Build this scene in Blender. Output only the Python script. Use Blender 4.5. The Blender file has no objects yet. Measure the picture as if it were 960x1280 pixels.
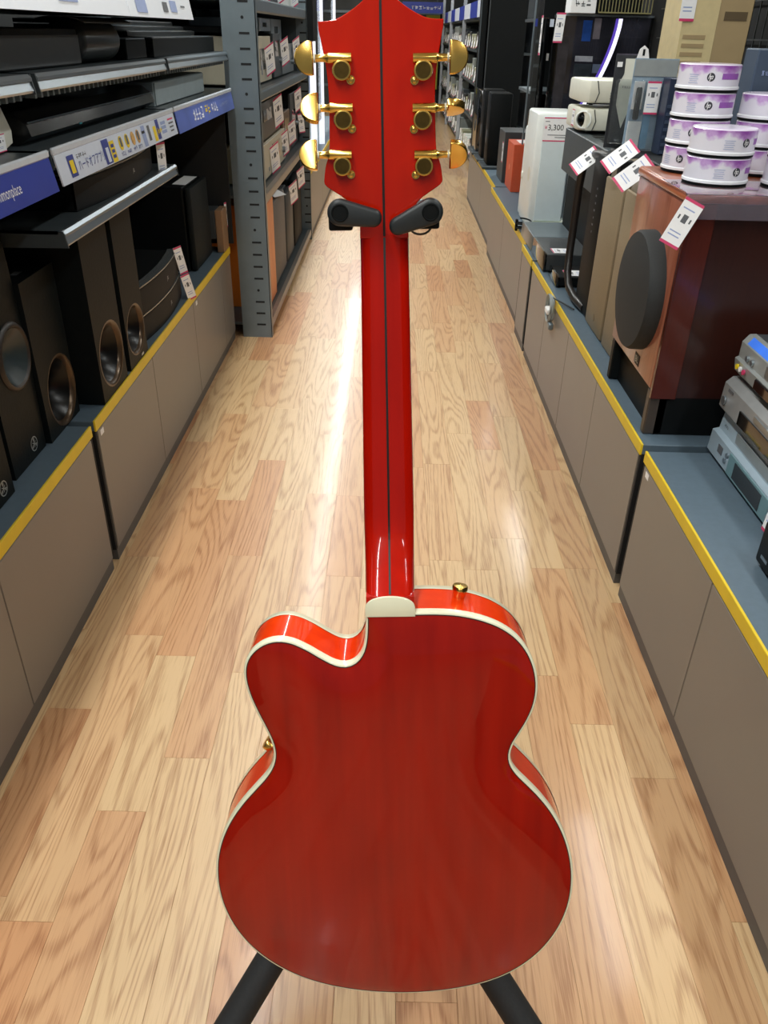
import bpy, bmesh, math, random
import numpy as np
from mathutils import Vector, Matrix
from mathutils.geometry import delaunay_2d_cdt
random.seed(7)
SC = bpy.context.scene
COL = SC.collection
R = math.radians
# ------------------------------------------------------------------ camera, world, lights, exposure
cam = bpy.data.objects.new('camera', bpy.data.cameras.new('camera')); COL.objects.link(cam)
cam.data.sensor_fit = 'VERTICAL'; cam.data.sensor_height = 32.0
cam.data.lens = 32.0 * 995.0 / 1280.0
cam.data.clip_start = 0.02
P_, R_ = R(31.1), R(1.4)
fw = Vector((0, math.cos(P_), -math.sin(P_))); rt = Vector((1, 0, 0)); up = rt.cross(fw)
r2 = rt*math.cos(R_) + up*math.sin(R_); u2 = -rt*math.sin(R_) + up*math.cos(R_)
cam.matrix_world = Matrix(((r2.x, u2.x, -fw.x, 0), (r2.y, u2.y, -fw.y, 0), (r2.z, u2.z, -fw.z, 1.22), (0, 0, 0, 1)))
SC.camera = cam
w = bpy.data.worlds.new('store_ambient'); SC.world = w; w.use_nodes = True
w.node_tree.nodes['Background'].inputs[0].default_value = (0.86, 0.95, 1.0, 1)
w.node_tree.nodes['Background'].inputs[1].default_value = 0.22
SC.view_settings.view_transform = 'Standard'; SC.view_settings.look = 'None'
SC.view_settings.gamma = 1.0; SC.view_settings.exposure = 0.0
CEIL = 2.9
LAMP_W = 22.0
LAMPS = [(-0.58, y) for y in (-3.2, -1.9, -0.6, 0.7, 2.0, 3.3, 4.6, 5.9, 7.2, 8.5, 9.8, 11.1, 12.4, 13.7)] + \
        [(1.25, y) for y in (-2.4, 0.2, 2.8, 6.2, 8.8, 11.6)] + [(-2.6, y) for y in (-1.0, 2.0, 5.0, 8.0, 11.0)] + [(3.2, y) for y in (-1.0, 2.0, 5.0, 8.0, 11.0)]
# ------------------------------------------------------------------ materials
def lin(c):
    c = c/255.0
    return c/12.92 if c <= 0.04045 else ((c+0.055)/1.055)**2.4
def rgb(c): return (lin(c[0]), lin(c[1]), lin(c[2]), 1)
MATS = {}
def mat(name, c=(128,128,128), rough=0.5, metal=0.0, coat=0.0, var=0.06, scale=30.0, bump=0.0, trans=0.0, emit=0.0, spec=0.5, stretch=None, coat_rough=0.03):
    if name in MATS: return MATS[name]
    m = bpy.data.materials.new(name); m.use_nodes = True; nt = m.node_tree
    b = nt.nodes['Principled BSDF']
    tc = nt.nodes.new('ShaderNodeTexCoord'); mp = nt.nodes.new('ShaderNodeMapping')
    if stretch: mp.inputs['Scale'].default_value = stretch
    nz = nt.nodes.new('ShaderNodeTexNoise'); nz.inputs['Scale'].default_value = scale; nz.inputs['Detail'].default_value = 3
    nt.links.new(tc.outputs['Object'], mp.inputs[0]); nt.links.new(mp.outputs[0], nz.inputs['Vector'])
    cr = nt.nodes.new('ShaderNodeValToRGB'); C = rgb(c)
    cr.color_ramp.elements[0].position = 0.3; cr.color_ramp.elements[1].position = 0.7
    cr.color_ramp.elements[0].color = (C[0]*(1-var), C[1]*(1-var), C[2]*(1-var), 1)
    cr.color_ramp.elements[1].color = (min(1,C[0]*(1+var)), min(1,C[1]*(1+var)), min(1,C[2]*(1+var)), 1)
    nt.links.new(nz.outputs['Fac'], cr.inputs[0]); nt.links.new(cr.outputs[0], b.inputs['Base Color'])
    b.inputs['Roughness'].default_value = rough; b.inputs['Metallic'].default_value = metal
    b.inputs['Coat Weight'].default_value = coat; b.inputs['Coat Roughness'].default_value = coat_rough
    b.inputs['Transmission Weight'].default_value = trans
    b.inputs['Specular IOR Level'].default_value = spec
    if emit:
        b.inputs['Emission Color'].default_value = C; b.inputs['Emission Strength'].default_value = emit
    if bump:
        bp = nt.nodes.new('ShaderNodeBump'); bp.inputs['Strength'].default_value = bump; bp.inputs['Distance'].default_value = 0.002
        nt.links.new(nz.outputs['Fac'], bp.inputs['Height']); nt.links.new(bp.outputs[0], b.inputs['Normal'])
    MATS[name] = m; return m
def wood(name, c1, c2, scale=(28, 2.2, 28), rough=0.35, coat=0.0, rand=0.0, band=6.0, coat_rough=0.1, tint2=None):
    """straight and cathedral wood grain running along object Y"""
    m = bpy.data.materials.new(name); m.use_nodes = True; nt = m.node_tree; N = nt.nodes; L = nt.links
    b = N['Principled BSDF']
    tc = N.new('ShaderNodeTexCoord'); oi = N.new('ShaderNodeObjectInfo')
    mul = N.new('ShaderNodeVectorMath'); mul.operation = 'MULTIPLY'; mul.inputs[1].default_value = scale
    sh = N.new('ShaderNodeCombineXYZ'); k = N.new('ShaderNodeMath'); k.operation = 'MULTIPLY'; k.inputs[1].default_value = 37.0
    L.new(oi.outputs['Random'], k.inputs[0]); L.new(k.outputs[0], sh.inputs[0]); L.new(k.outputs[0], sh.inputs[1]); L.new(k.outputs[0], sh.inputs[2])
    ad = N.new('ShaderNodeVectorMath'); ad.operation = 'ADD'
    L.new(tc.outputs['Object'], mul.inputs[0]); L.new(mul.outputs[0], ad.inputs[0]); L.new(sh.outputs[0], ad.inputs[1])
    n1 = N.new('ShaderNodeTexNoise'); n1.inputs['Scale'].default_value = 0.42; n1.inputs['Detail'].default_value = 1.0; n1.inputs['Distortion'].default_value = 0.3
    L.new(ad.outputs[0], n1.inputs['Vector'])
    m1 = N.new('ShaderNodeMath'); m1.operation = 'MULTIPLY'; m1.inputs[1].default_value = band*6.28
    sn = N.new('ShaderNodeMath'); sn.operation = 'SINE'
    L.new(n1.outputs['Fac'], m1.inputs[0]); L.new(m1.outputs[0], sn.inputs[0])
    sa = N.new('ShaderNodeMapRange'); sa.inputs[1].default_value = -1; sa.inputs[2].default_value = 1; sa.inputs[3].default_value = 0; sa.inputs[4].default_value = 1; L.new(sn.outputs[0], sa.inputs[0])
    pw = N.new('ShaderNodeMath'); pw.operation = 'POWER'; pw.inputs[1].default_value = 2.5; L.new(sa.outputs[0], pw.inputs[0])
    fm = N.new('ShaderNodeVectorMath'); fm.operation = 'MULTIPLY'; fm.inputs[1].default_value = (17, 7, 17); L.new(ad.outputs[0], fm.inputs[0])
    n2 = N.new('ShaderNodeTexNoise'); n2.inputs['Scale'].default_value = 1.0; n2.inputs['Detail'].default_value = 2.0; L.new(fm.outputs[0], n2.inputs['Vector'])
    n3 = N.new('ShaderNodeTexNoise'); n3.inputs['Scale'].default_value = 1.6; n3.inputs['Detail'].default_value = 2.0; L.new(ad.outputs[0], n3.inputs['Vector'])
    # light to dark: 1 - 0.45*rings - fibres
    a1 = N.new('ShaderNodeMath'); a1.operation = 'MULTIPLY_ADD'; a1.inputs[1].default_value = -0.30; a1.inputs[2].default_value = 0.42; L.new(pw.outputs[0], a1.inputs[0])
    a2 = N.new('ShaderNodeMath'); a2.operation = 'MULTIPLY_ADD'; a2.inputs[1].default_value = 0.85; L.new(n2.outputs['Fac'], a2.inputs[0]); L.new(a1.outputs[0], a2.inputs[2])
    a3 = N.new('ShaderNodeMath'); a3.operation = 'MULTIPLY_ADD'; a3.inputs[1].default_value = 0.35; L.new(n3.outputs['Fac'], a3.inputs[0]); L.new(a2.outputs[0], a3.inputs[2])
    cr = N.new('ShaderNodeValToRGB'); cr.color_ramp.elements[0].position = 0.5; cr.color_ramp.elements[1].position = 1.02
    cr.color_ramp.elements[0].color = rgb(c2); cr.color_ramp.elements[1].color = rgb(c1)
    L.new(a3.outputs[0], cr.inputs[0])
    out = cr.outputs[0]
    if rand:
        mx = N.new('ShaderNodeMix'); mx.data_type = 'RGBA'; mx.blend_type = 'MULTIPLY'
        r2_ = N.new('ShaderNodeValToRGB'); t = tint2 or (205, 176, 160)
        r2_.color_ramp.elements[0].color = rgb(t); r2_.color_ramp.elements[0].position = 0.0
        r2_.color_ramp.elements[1].color = (1, 1, 1, 1); r2_.color_ramp.elements[1].position = 0.62
        L.new(oi.outputs['Random'], r2_.inputs[0]); mx.inputs[0].default_value = rand
        L.new(out, mx.inputs[6]); L.new(r2_.outputs[0], mx.inputs[7]); out = mx.outputs[2]
    L.new(out, b.inputs['Base Color'])
    b.inputs['Roughness'].default_value = rough; b.inputs['Coat Weight'].default_value = coat; b.inputs['Coat Roughness'].default_value = coat_rough
    MATS[name] = m; return m
# ------------------------------------------------------------------ mesh builder
class MB:
    def __init__(s): s.v = []; s.f = []; s.mi = []
    def add(s, vs, fs, mi=0):
        o = len(s.v); s.v += [tuple(v) for v in vs]; s.f += [tuple(i+o for i in f) for f in fs]
        s.mi += [mi]*len(fs); return s
    def box(s, x0, x1, y0, y1, z0, z1, mi=0, bev=0.0, seg=1):
        if x0 > x1: x0, x1 = x1, x0
        if y0 > y1: y0, y1 = y1, y0
        if z0 > z1: z0, z1 = z1, z0
        vs = [(x, y, z) for z in (z0, z1) for y in (y0, y1) for x in (x0, x1)]
        fs = [(0, 2, 3, 1), (4, 5, 7, 6), (0, 1, 5, 4), (2, 6, 7, 3), (0, 4, 6, 2), (1, 3, 7, 5)]
        if bev:
            bm = bmesh.new(); bv = [bm.verts.new(v) for v in vs]
            for f in fs: bm.faces.new([bv[i] for i in f])
            bmesh.ops.bevel(bm, geom=list(bm.edges), offset=bev, segments=seg, affect='EDGES', profile=0.5, clamp_overlap=True)
            return s.frombm(bm, mi)
        return s.add(vs, fs, mi)
    def frombm(s, bm, mi=0, M=None):
        bm.verts.index_update()
        vs = [(M @ v.co if M else v.co) for v in bm.verts]
        fs = [[v.index for v in f.verts] for f in bm.faces]
        bm.free(); return s.add(vs, fs, mi)
    def prism(s, pts, axis, a0, a1, mi=0, bev=0.0, seg=2):
        """extrude a polygon; axis 'x': pts are (y,z), 'y': (x,z), 'z': (x,y)"""
        def q(p, a): return {'x': (a, p[0], p[1]), 'y': (p[0], a, p[1]), 'z': (p[0], p[1], a)}[axis]
        bm = bmesh.new(); n = len(pts)
        A = [bm.verts.new(q(p, a0)) for p in pts]; B = [bm.verts.new(q(p, a1)) for p in pts]
        f0 = bm.faces.new(A); f1 = bm.faces.new(B[::-1])
        for i in range(n): bm.faces.new((A[i], B[i], B[(i+1) % n], A[(i+1) % n]))
        bmesh.ops.recalc_face_normals(bm, faces=list(bm.faces))
        if bev:
            ee = [e for e in bm.edges if f0 in e.link_faces or f1 in e.link_faces]
            bmesh.ops.bevel(bm, geom=ee, offset=bev, segments=seg, affect='EDGES', profile=0.5, clamp_overlap=True)
        return s.frombm(bm, mi)
    def lathe(s, prof, o, ax, n=24, mi=0, caps=True):
        """prof: (radius, distance along ax)"""
        ax = Vector(ax).normalized(); o = Vector(o)
        t = Vector((0, 0, 1)) if abs(ax.z) < 0.9 else Vector((1, 0, 0))
        e1 = ax.cross(t).normalized(); e2 = ax.cross(e1)
        vs = []; fs = []
        for (r, h) in prof:
            for k in range(n):
                a = 2*math.pi*k/n; vs.append(o + ax*h + e1*(r*math.cos(a)) + e2*(r*math.sin(a)))
        m = len(prof)
        for i in range(m-1):
            for k in range(n):
                k2 = (k+1) % n; fs.append((i*n+k, i*n+k2, (i+1)*n+k2, (i+1)*n+k))
        if caps:
            fs.append(tuple(range(n))[::-1]); fs.append(tuple((m-1)*n+k for k in range(n)))
        return s.add(vs, fs, mi)
    def cyl(s, p0, p1, r0, r1=None, n=20, mi=0):
        p0 = Vector(p0); p1 = Vector(p1); d = p1-p0
        return s.lathe([(r0, 0), (r0 if r1 is None else r1, d.length)], p0, d, n, mi)
    def tube(s, path, r, n=8, mi=0):
        P = [Vector(p) for p in path]; vs = []; fs = []; prev = None
        for i, p in enumerate(P):
            d = (P[min(i+1, len(P)-1)] - P[max(i-1, 0)]).normalized()
            if prev is None:
                t = Vector((0, 0, 1)) if abs(d.z) < 0.9 else Vector((1, 0, 0)); e1 = d.cross(t).normalized()
            else: e1 = (prev - d*prev.dot(d)).normalized()
            prev = e1; e2 = d.cross(e1)
            rr = r[i] if isinstance(r, (list, tuple)) else r
            for k in range(n):
                a = 2*math.pi*k/n; vs.append(p + e1*(rr*math.cos(a)) + e2*(rr*math.sin(a)))
        m = len(P)
        for i in range(m-1):
            for k in range(n):
                k2 = (k+1) % n; fs.append((i*n+k, i*n+k2, (i+1)*n+k2, (i+1)*n+k))
        fs.append(tuple(range(n))[::-1]); fs.append(tuple((m-1)*n+k for k in range(n)))
        return s.add(vs, fs, mi)
    def quad(s, c, xd, yd, w, h, mi=0, th=0.0):
        """small flat plate centred at c"""
        c = Vector(c); x = Vector(xd).normalized()*(w/2); y = Vector(yd).normalized()*(h/2)
        if not th: return s.add([c-x-y, c+x-y, c+x+y, c-x+y], [(0, 1, 2, 3)], mi)
        z = x.cross(y).normalized()*th
        vs = [c-x-y, c+x-y, c+x+y, c-x+y]; vs += [v+z for v in vs]
        return s.add(vs, [(3, 2, 1, 0), (4, 5, 6, 7), (0, 1, 5, 4), (1, 2, 6, 5), (2, 3, 7, 6), (3, 0, 4, 7)], mi)
WM = {}
def part(name, mb, m, parent=None, label=None, local=False, smooth=40, stuff=False):
    me = bpy.data.meshes.new(name)
    me.from_pydata([tuple(v) for v in mb.v], [], mb.f)
    me.polygons.foreach_set('material_index', mb.mi)
    ms = m if isinstance(m, (list, tuple)) else [m]
    for x in ms: me.materials.append(x)
    o = bpy.data.objects.new(name, me); COL.objects.link(o)
    bm = bmesh.new(); bm.from_mesh(me)
    bmesh.ops.recalc_face_normals(bm, faces=list(bm.faces))
    if smooth:
        for f in bm.faces: f.smooth = True
        for e in bm.edges:
            if len(e.link_faces) == 2 and e.calc_face_angle(0) > R(smooth): e.smooth = False
    if parent is not None:
        o.parent = parent; M = WM[parent.name]
        if not local: bmesh.ops.transform(bm, matrix=M.inverted(), verts=list(bm.verts))
        WM[o.name] = M
    else: WM[o.name] = Matrix.Identity(4)
    bm.to_mesh(me); bm.free(); me.update()
    if label: o['label'] = label
    if stuff: o['kind'] = 'stuff'
    return o
def thing(name, label, cat, loc, group=None, M=None):
    o = bpy.data.objects.new(name, None); COL.objects.link(o); o.empty_display_size = 0.05
    o.matrix_world = M if M is not None else Matrix.Translation(loc)
    WM[o.name] = o.matrix_world.copy()
    o['label'] = label; o['category'] = cat
    if group: o['group'] = group
    return o
def tagit(o, label, cat, group=None):
    o['label'] = label; o['category'] = cat
    if group: o['group'] = group
    return o
def struct(name, mb, m, parent=None, smooth=0):
    o = part(name, mb, m, parent, smooth=smooth)
    if parent is None: o['kind'] = 'structure'
    return o
def dup(root, loc, label, group=None):
    r = root.copy(); COL.objects.link(r); r.location = loc; r['label'] = label
    if group: r['group'] = group
    WM[r.name] = Matrix.Translation(loc)
    for ch in list(root.children):
        c = ch.copy(); COL.objects.link(c); c.parent = r; WM[c.name] = WM[r.name]
        for g in list(ch.children):
            d = g.copy(); COL.objects.link(d); d.parent = c; WM[d.name] = WM[r.name]
    return r
def text(s, size, o, xd, yd, m, parent, name='lettering', wid=None, label=None):
    cu = bpy.data.curves.new('t', 'FONT'); cu.body = s; cu.size = size; cu.align_x = 'CENTER'; cu.align_y = 'CENTER'; cu.resolution_u = 3
    t = bpy.data.objects.new('t', cu); COL.objects.link(t)
    dg = bpy.context.evaluated_depsgraph_get(); me = bpy.data.meshes.new_from_object(t.evaluated_get(dg))
    bpy.data.objects.remove(t)
    x = Vector(xd).normalized(); y = Vector(yd).normalized(); z = x.cross(y)
    mb = MB(); sx = 1.0
    if wid:
        xs = [v.co.x for v in me.vertices]
        if xs: sx = wid/max(1e-6, max(xs)-min(xs))
    mb.add([Vector(o) + x*(v.co.x*sx) + y*v.co.y + z*0.0004 for v in me.vertices], [tuple(p.vertices) for p in me.polygons])
    bpy.data.meshes.remove(me)
    return part(name, mb, m, parent, label=label, smooth=0)
# palette
M_BLACK = mat('black_vinyl', (16, 21, 22), 0.5, var=0.12, scale=120, bump=0.15, spec=0.14)
M_BLACKM = mat('matte_black_plastic', (12, 15, 16), 0.55, var=0.1, scale=60, spec=0.16)
M_GLOSSB = mat('gloss_black_plastic', (8, 9, 10), 0.08, var=0.1, coat=0.5)
M_DGREY = mat('dark_grey_plastic', (56, 60, 62), 0.5, var=0.08)
M_STEEL = mat('grey_painted_steel', (112, 124, 130), 0.35, metal=0.35, var=0.06, scale=14)
M_STEELD = mat('dark_grey_steel', (70, 78, 82), 0.4, metal=0.3, var=0.08, scale=14)
M_SILVER = mat('brushed_silver_edge', (158, 168, 176), 0.3, metal=0.85, var=0.04, scale=8)
M_WHITE = mat('white_plastic', (232, 236, 232), 0.38, var=0.02)
M_CREAMW = mat('warm_white_plastic', (222, 222, 208), 0.4, var=0.03)
M_PAPER = mat('white_paper', (240, 240, 240), 0.6, var=0.015, scale=90)
M_PINK = mat('pink_red_print', (205, 60, 105), 0.55, var=0.05)
M_INK = mat('grey_print', (92, 94, 98), 0.6, var=0.2, scale=300)
M_INKB = mat('black_print', (25, 25, 28), 0.6, var=0.1)
M_SLOT = mat('slot_dark', (14, 16, 18), 0.8)
M_DOOR = mat('taupe_laminate', (122, 117, 110), 0.34, var=0.03, scale=4)
M_CARC = mat('dark_carcass', (9, 10, 11), 0.6, var=0.06)
M_TOP = mat('blue_grey_worktop', (84, 100, 112), 0.5, var=0.05, scale=70)
M_YEL = mat('yellow_edge_tape', (222, 190, 30), 0.45, var=0.05, scale=20)
M_BLUE = mat('royal_blue_panel', (44, 62, 160), 0.35, var=0.05, scale=8)
M_YELP = mat('yellow_print', (235, 205, 30), 0.5, var=0.04)
M_LBLUE = mat('pale_blue_print', (150, 165, 205), 0.5, var=0.05)
M_SIGNW = mat('white_sign_panel', (214, 222, 236), 0.35, var=0.02)
M_GOLD = mat('gold_plating', (228, 186, 98), 0.2, metal=1.0, var=0.06, scale=80)
M_GOLDD = mat('aged_gold_plating', (84, 68, 36), 0.4, metal=1.0, var=0.12, scale=200)
def price_tag(parent, c, xd, yd, w=0.034, h=0.085, label='white price tag with pink ends', ends=True):
    """paper tag, yd runs along its long side"""
    mb = MB(); c = Vector(c); x = Vector(xd).normalized(); y = Vector(yd).normalized(); n = x.cross(y)
    mb.quad(c, x, y, w, h, 0, 0.0008)
    e = 0.0010
    if ends:
        for s in (-1, 1):
            mb.quad(c + n*e + y*(s*(h/2-h*0.03)), x, y, w, h*0.06, 1)
    mb.quad(c + n*e + y*(h*0.10) , x, y, w*0.26, h*0.17, 2)
    for k in (-0.28, -0.2, 0.3): mb.quad(c + n*e + y*(h*k) - x*(w*0.05), x, y, w*0.6, h*0.025, 3)
    for k in (-0.3, 0.3): mb.quad(c + n*e + x*(w*k) + y*(h*0.1), x, y, w*0.08, h*0.09, 2)
    return part('price_tag', mb, [M_PAPER, M_PINK, M_INK, M_LBLUE], parent, label, smooth=0)

def scribble(parent, c, xd, yd, w, h, m, n):
    """row of n small characters too small to read, drawn as pen strokes"""
    mb = MB(); rs = random.Random(int(abs(c[1])*9973)+n); x = Vector(xd).normalized(); y = Vector(yd).normalized(); cw = w/n; t = h*0.13; c = Vector(c)
    for i in range(n):
        o = c + x*(-w/2 + cw*(i+0.5))
        for k in range(rs.choice((3, 4))):
            if rs.random() < 0.55: mb.quad(o + y*(h*rs.uniform(-.42, .42)), x, y, cw*rs.uniform(.5, .8), t)
            else: mb.quad(o + x*(cw*rs.uniform(-.3, .3)), x + y*rs.uniform(-.2, .2), y - x*rs.uniform(-.3, .3), t, h*rs.uniform(.5, .95))
    return part('lettering', mb, m, parent, smooth=0)
# ------------------------------------------------------------------ setting: floor, ceiling, end wall
M_PLANK = wood('oak_vinyl_plank', (206, 172, 128), (160, 118, 78), scale=(26, 2.2, 26), rough=0.36, coat=0.14, rand=0.9, band=15.0, coat_rough=0.12, tint2=(236, 204, 190))
M_JOINT = mat('plank_joint', (166, 130, 96), 0.6)
M_FLOORB = wood('oak_vinyl_floor_beyond', (202, 168, 126), (168, 130, 90), scale=(14, 1.2, 14), rough=0.3, coat=0.25, band=4.0)
fl = struct('floor', MB().box(-6, 6, -6, 18, -0.06, -0.0022), M_FLOORB)
PW, GAP = 0.0905, 0.0002
PL = (0.42, 0.56, 0.7, 0.84)
pm = {}
for L_ in PL:
    b = MB(); h = 0.0006
    x, y = PW/2-GAP/2, L_/2-GAP/2
    vs = [(-x, -y, 0), (x, -y, 0), (x, y, 0), (-x, y, 0)]; i = 0.0003
    vt = [(-x+i, -y+i, h), (x-i, -y+i, h), (x-i, y-i, h), (-x+i, y-i, h)]
    b.add(vs+vt, [(4, 5, 6, 7), (0, 1, 5, 4), (1, 2, 6, 5), (2, 3, 7, 6), (3, 0, 4, 7)])
    me = bpy.data.meshes.new('plank'); me.from_pydata(b.v, [], b.f); me.materials.append(M_PLANK); pm[L_] = me
rest = []; np_ = 0
NC = 17
for c in range(NC):
    xc = -0.78 + PW*(c+0.5); y = 0.25 - random.random()*0.6
    while y < 11.5:
        L_ = random.choice(PL); yc = y + L_/2; y += L_
        if yc + L_/2 < 0.42: continue
        lim = 7.2
        if yc < lim and np_ < 292:
            o = bpy.data.objects.new('plank', pm[L_]); COL.objects.link(o); o.location = (xc, yc, -0.0006); o.parent = fl; np_ += 1
        else: rest.append((xc, yc, L_))
fb = MB()
for xc, yc, L_ in rest:
    x, y_ = PW/2-GAP, L_/2-GAP
    fb.add([(xc-x, yc-y_, 0), (xc+x, yc-y_, 0), (xc+x, yc+y_, 0), (xc-x, yc+y_, 0)], [(0, 1, 2, 3)], random.randrange(3))
fl2 = part('far_plank', fb, [wood('oak_far_a', (206, 172, 128), (160, 118, 78), rough=0.3, coat=0.25), wood('oak_far_b', (202, 166, 124), (158, 116, 78), rough=0.3, coat=0.25), wood('oak_far_c', (196, 158, 120), (154, 112, 78), rough=0.3, coat=0.25)], fl, smooth=0, stuff=True)
struct('ceiling', MB().box(-6, 6, -6, 18, CEIL, CEIL+0.1), mat('white_ceiling_board', (225, 228, 226), 0.8))
struct('wall_back', MB().box(-6, 6, 17, 17.2, 0, CEIL), mat('dull_store_wall', (92, 96, 100), 0.7))
# fluorescent fittings hung under the ceiling: the light of the shop
M_TUBE = mat('lamp_housing', (240, 242, 244), 0.4)
lamp_me = None
for k, (x, y) in enumerate(LAMPS):
    t = thing('ceiling_lamp', 'long white fluorescent fitting hung under the shop ceiling', 'lamp', (x, y, CEIL), 'fluorescent fittings under the ceiling')
    if lamp_me is None:
        hb = MB().prism([(-0.09, 0), (0.09, 0), (0.09, -0.03), (0.05, -0.06), (-0.05, -0.06), (-0.09, -0.03)], 'y', -0.61, 0.61)
        o = part('lamp_housing', hb, M_TUBE, t, local=True); lamp_me = o.data
    else:
        o = bpy.data.objects.new('lamp_housing', lamp_me); COL.objects.link(o); o.parent = t
    ld = bpy.data.lights.new('fluorescent_tube', 'AREA'); ld.shape = 'RECTANGLE'; ld.size = 0.10; ld.size_y = 1.2
    ld.energy = LAMP_W; ld.color = (0.96, 1.0, 0.985)
    lo = bpy.data.objects.new('fluorescent_tube', ld); COL.objects.link(lo); lo.parent = t; lo.location = (0, 0, -0.065)
# ------------------------------------------------------------------ low display cabinets on both sides of the aisle
def cabinet(side, y0, y1, seams, label, X=0.70, top=0.405, depth=0.46, stickers=(), gap=0.012):
    s = -1 if side == 'L' else 1
    f = s*X; b = s*(X+depth)
    t = thing('display_cabinet', label, 'cabinet', (s*(X+depth/2), (y0+y1)/2, 0), 'low taupe cabinets lining the aisle')
    part('carcass', MB().box(f+s*0.045, b, y0+0.004, y1-0.004, 0.045, top-0.0265), M_CARC, t, smooth=0)
    for a, c in ((y0+0.0005, y0+gap-0.002), (y1-gap+0.002, y1-0.0005)): part('gap_shade', MB().box(f+s*0.002, f+s*0.044, a, c, 0.036, top-0.0275), M_SLOT, t, 'black filler painting the shade of the gap beside the doors', smooth=0)  # black filler stands in for the shade in the gap between cabinets
    part('plinth', MB().box(f+s*0.0035, b, y0+0.01, y1-0.01, 0.0, 0.0345), mat('grey_kick_board', (86, 84, 82), 0.5), t, smooth=0)
    w = MB().box(f+s*0.002, b, y0+0.002, y1-0.002, top-0.026, top, bev=0.0015)
    part('worktop', w, M_TOP, t, smooth=0)
    part('edge_strip', MB().box(f-s*0.0015, f+s*0.004, y0+0.002, y1-0.002, top-0.027, top+0.0012, bev=0.001), M_YEL, t, 'yellow edging along the worktop front', smooth=0)
    ys = [y0+gap] + list(seams) + [y1-gap]
    for a, c in zip(ys[:-1], ys[1:]):
        part('door', MB().box(f, f+s*0.02, a+0.0016, c-0.0016, 0.036, top-0.031, bev=0.001), M_DOOR, t, smooth=0)
    for yy in stickers:
        part('sticker', MB().box(f-s*0.0008, f, yy-0.011, yy+0.011, top-0.05, top-0.036), M_PAPER, t, 'small white sticker under the edge', smooth=0)
    return t
cabinet('L', -1.4, 1.712, (-0.4, 0.1, 0.63, 1.172), 'nearest taupe cabinet on the left, under the round-woofer speakers')
cabinet('L', 1.735, 3.555, (2.255, 2.81, 3.335), 'long taupe cabinet on the left, running up to the grey steel rack', stickers=(1.775, 2.86))
cabinet('R', -1.4, 1.652, (-0.4, 0.12, 0.66, 1.18), 'nearest taupe cabinet on the right, under the silver video recorders', X=0.60, stickers=(1.61,))
cabinet('R', 1.682, 3.42, (2.15, 2.58, 3.02), 'taupe cabinet on the right under the wood subwoofer and tall gold speakers', X=0.60, stickers=(3.0,))
cabinet('R', 3.445, 3.74, (), 'narrow taupe cabinet on the right between two dark gaps', X=0.60, gap=0.02)
cabinet('R', 3.765, 5.30, (4.6,), 'taupe cabinet on the right under the white and orange boxes', X=0.62)
cabinet('R', 5.33, 7.3, (6.2,), 'farthest taupe cabinet on the right, under the black speakers', X=0.645)
cabinet('L', 5.66, 9.6, (6.6, 7.6, 8.6), 'taupe cabinet on the left beyond the grey steel rack', X=0.54, top=0.425)
# ------------------------------------------------------------------ left gondola: black back panel, uprights, shelves
gon = thing('gondola_frame', 'black back panel and uprights of the left wall shelving', 'shelving', (-1.19, 1.6, 0))
part('back_panel', MB().box(-1.20, -1.17, -1.4, 3.55, 0.0, 1.9), mat('black_pegboard', (13, 15, 16), 0.7, var=0.2, scale=60), gon, smooth=0)
part('end_panel', MB().box(-1.165, -0.68, 3.5465, 3.553, 0.42, 0.985), MATS['black_pegboard'], gon, smooth=0)
for yy in (0.66, 1.625, 2.59, 3.545):
    part('upright', MB().box(-1.168, -1.13, yy-0.015, yy+0.015, 0.405, 1.9), M_STEELD, gon, smooth=0)
def shelf(y0, y1, z, label, Xf=-0.65, th=0.03, mat_=M_STEEL, back=-1.13, slots=False, reach=None):
    t = thing('metal_shelf', label, 'shelf', ((Xf+back)/2, (y0+y1)/2, z-0.03))
    part('shelf_deck', MB().box(back, Xf-0.012, y0, y1, z-0.006, z), M_STEELD, t, smooth=0)
    p = [(Xf-0.012, z), (Xf-0.004, z), (Xf+0.001, z-0.006), (Xf+0.001, z-0.011), (Xf-0.003, z-0.013), (Xf+0.002, z-0.026), (Xf, z-th), (Xf-0.014, z-th), (Xf-0.014, z-0.006)]
    part('front_edge', MB().prism(p, 'y', y0+0.003, y1-0.003), M_SILVER, t, 'bright ribbed front edge', smooth=25)
    for yy in (y0, y1-0.004):
        part('end_plate', MB().prism([(Xf-0.002, z), (back, z), (back, z-0.06), (Xf-0.15, z-th-0.004), (Xf+0.004, z-th-0.002)], 'y', yy, yy+0.004), M_STEELD, t, smooth=0)
    if slots:
        b = MB()
        yy = y0+0.02
        while yy < y1-0.02: b.box(Xf-0.035, Xf-0.016, yy, yy+0.009, z-th-0.012, z-0.006); yy += 0.03
        part('slotted_lip', b, M_STEEL, t, stuff=True, smooth=0)
    return t
SEC = [(0.665, 1.615), (1.635, 2.585), (2.605, 3.545)]
shelf(*SEC[1], 0.866, 'lowest metal shelf on the left, carrying the small centre speaker')
SA = shelf(*SEC[0], 1.012, 'shelf at far left with the royal blue sign strip')
SB = shelf(*SEC[1], 1.012, 'middle shelf on the left with the white printed sign strip')
SD = shelf(*SEC[2], 1.012, 'middle shelf on the left next to the grey rack, with the pale blue sign strip')
shelf(*SEC[0], 1.142, 'upper metal shelf at the far left edge, under the wide flat black device', slots=True)
shelf(*SEC[1], 1.142, 'upper metal shelf on the left under the black drum-shaped device', slots=True)
shelf(*SEC[2], 1.142, 'upper metal shelf on the left nearest the grey rack', slots=True)
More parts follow.
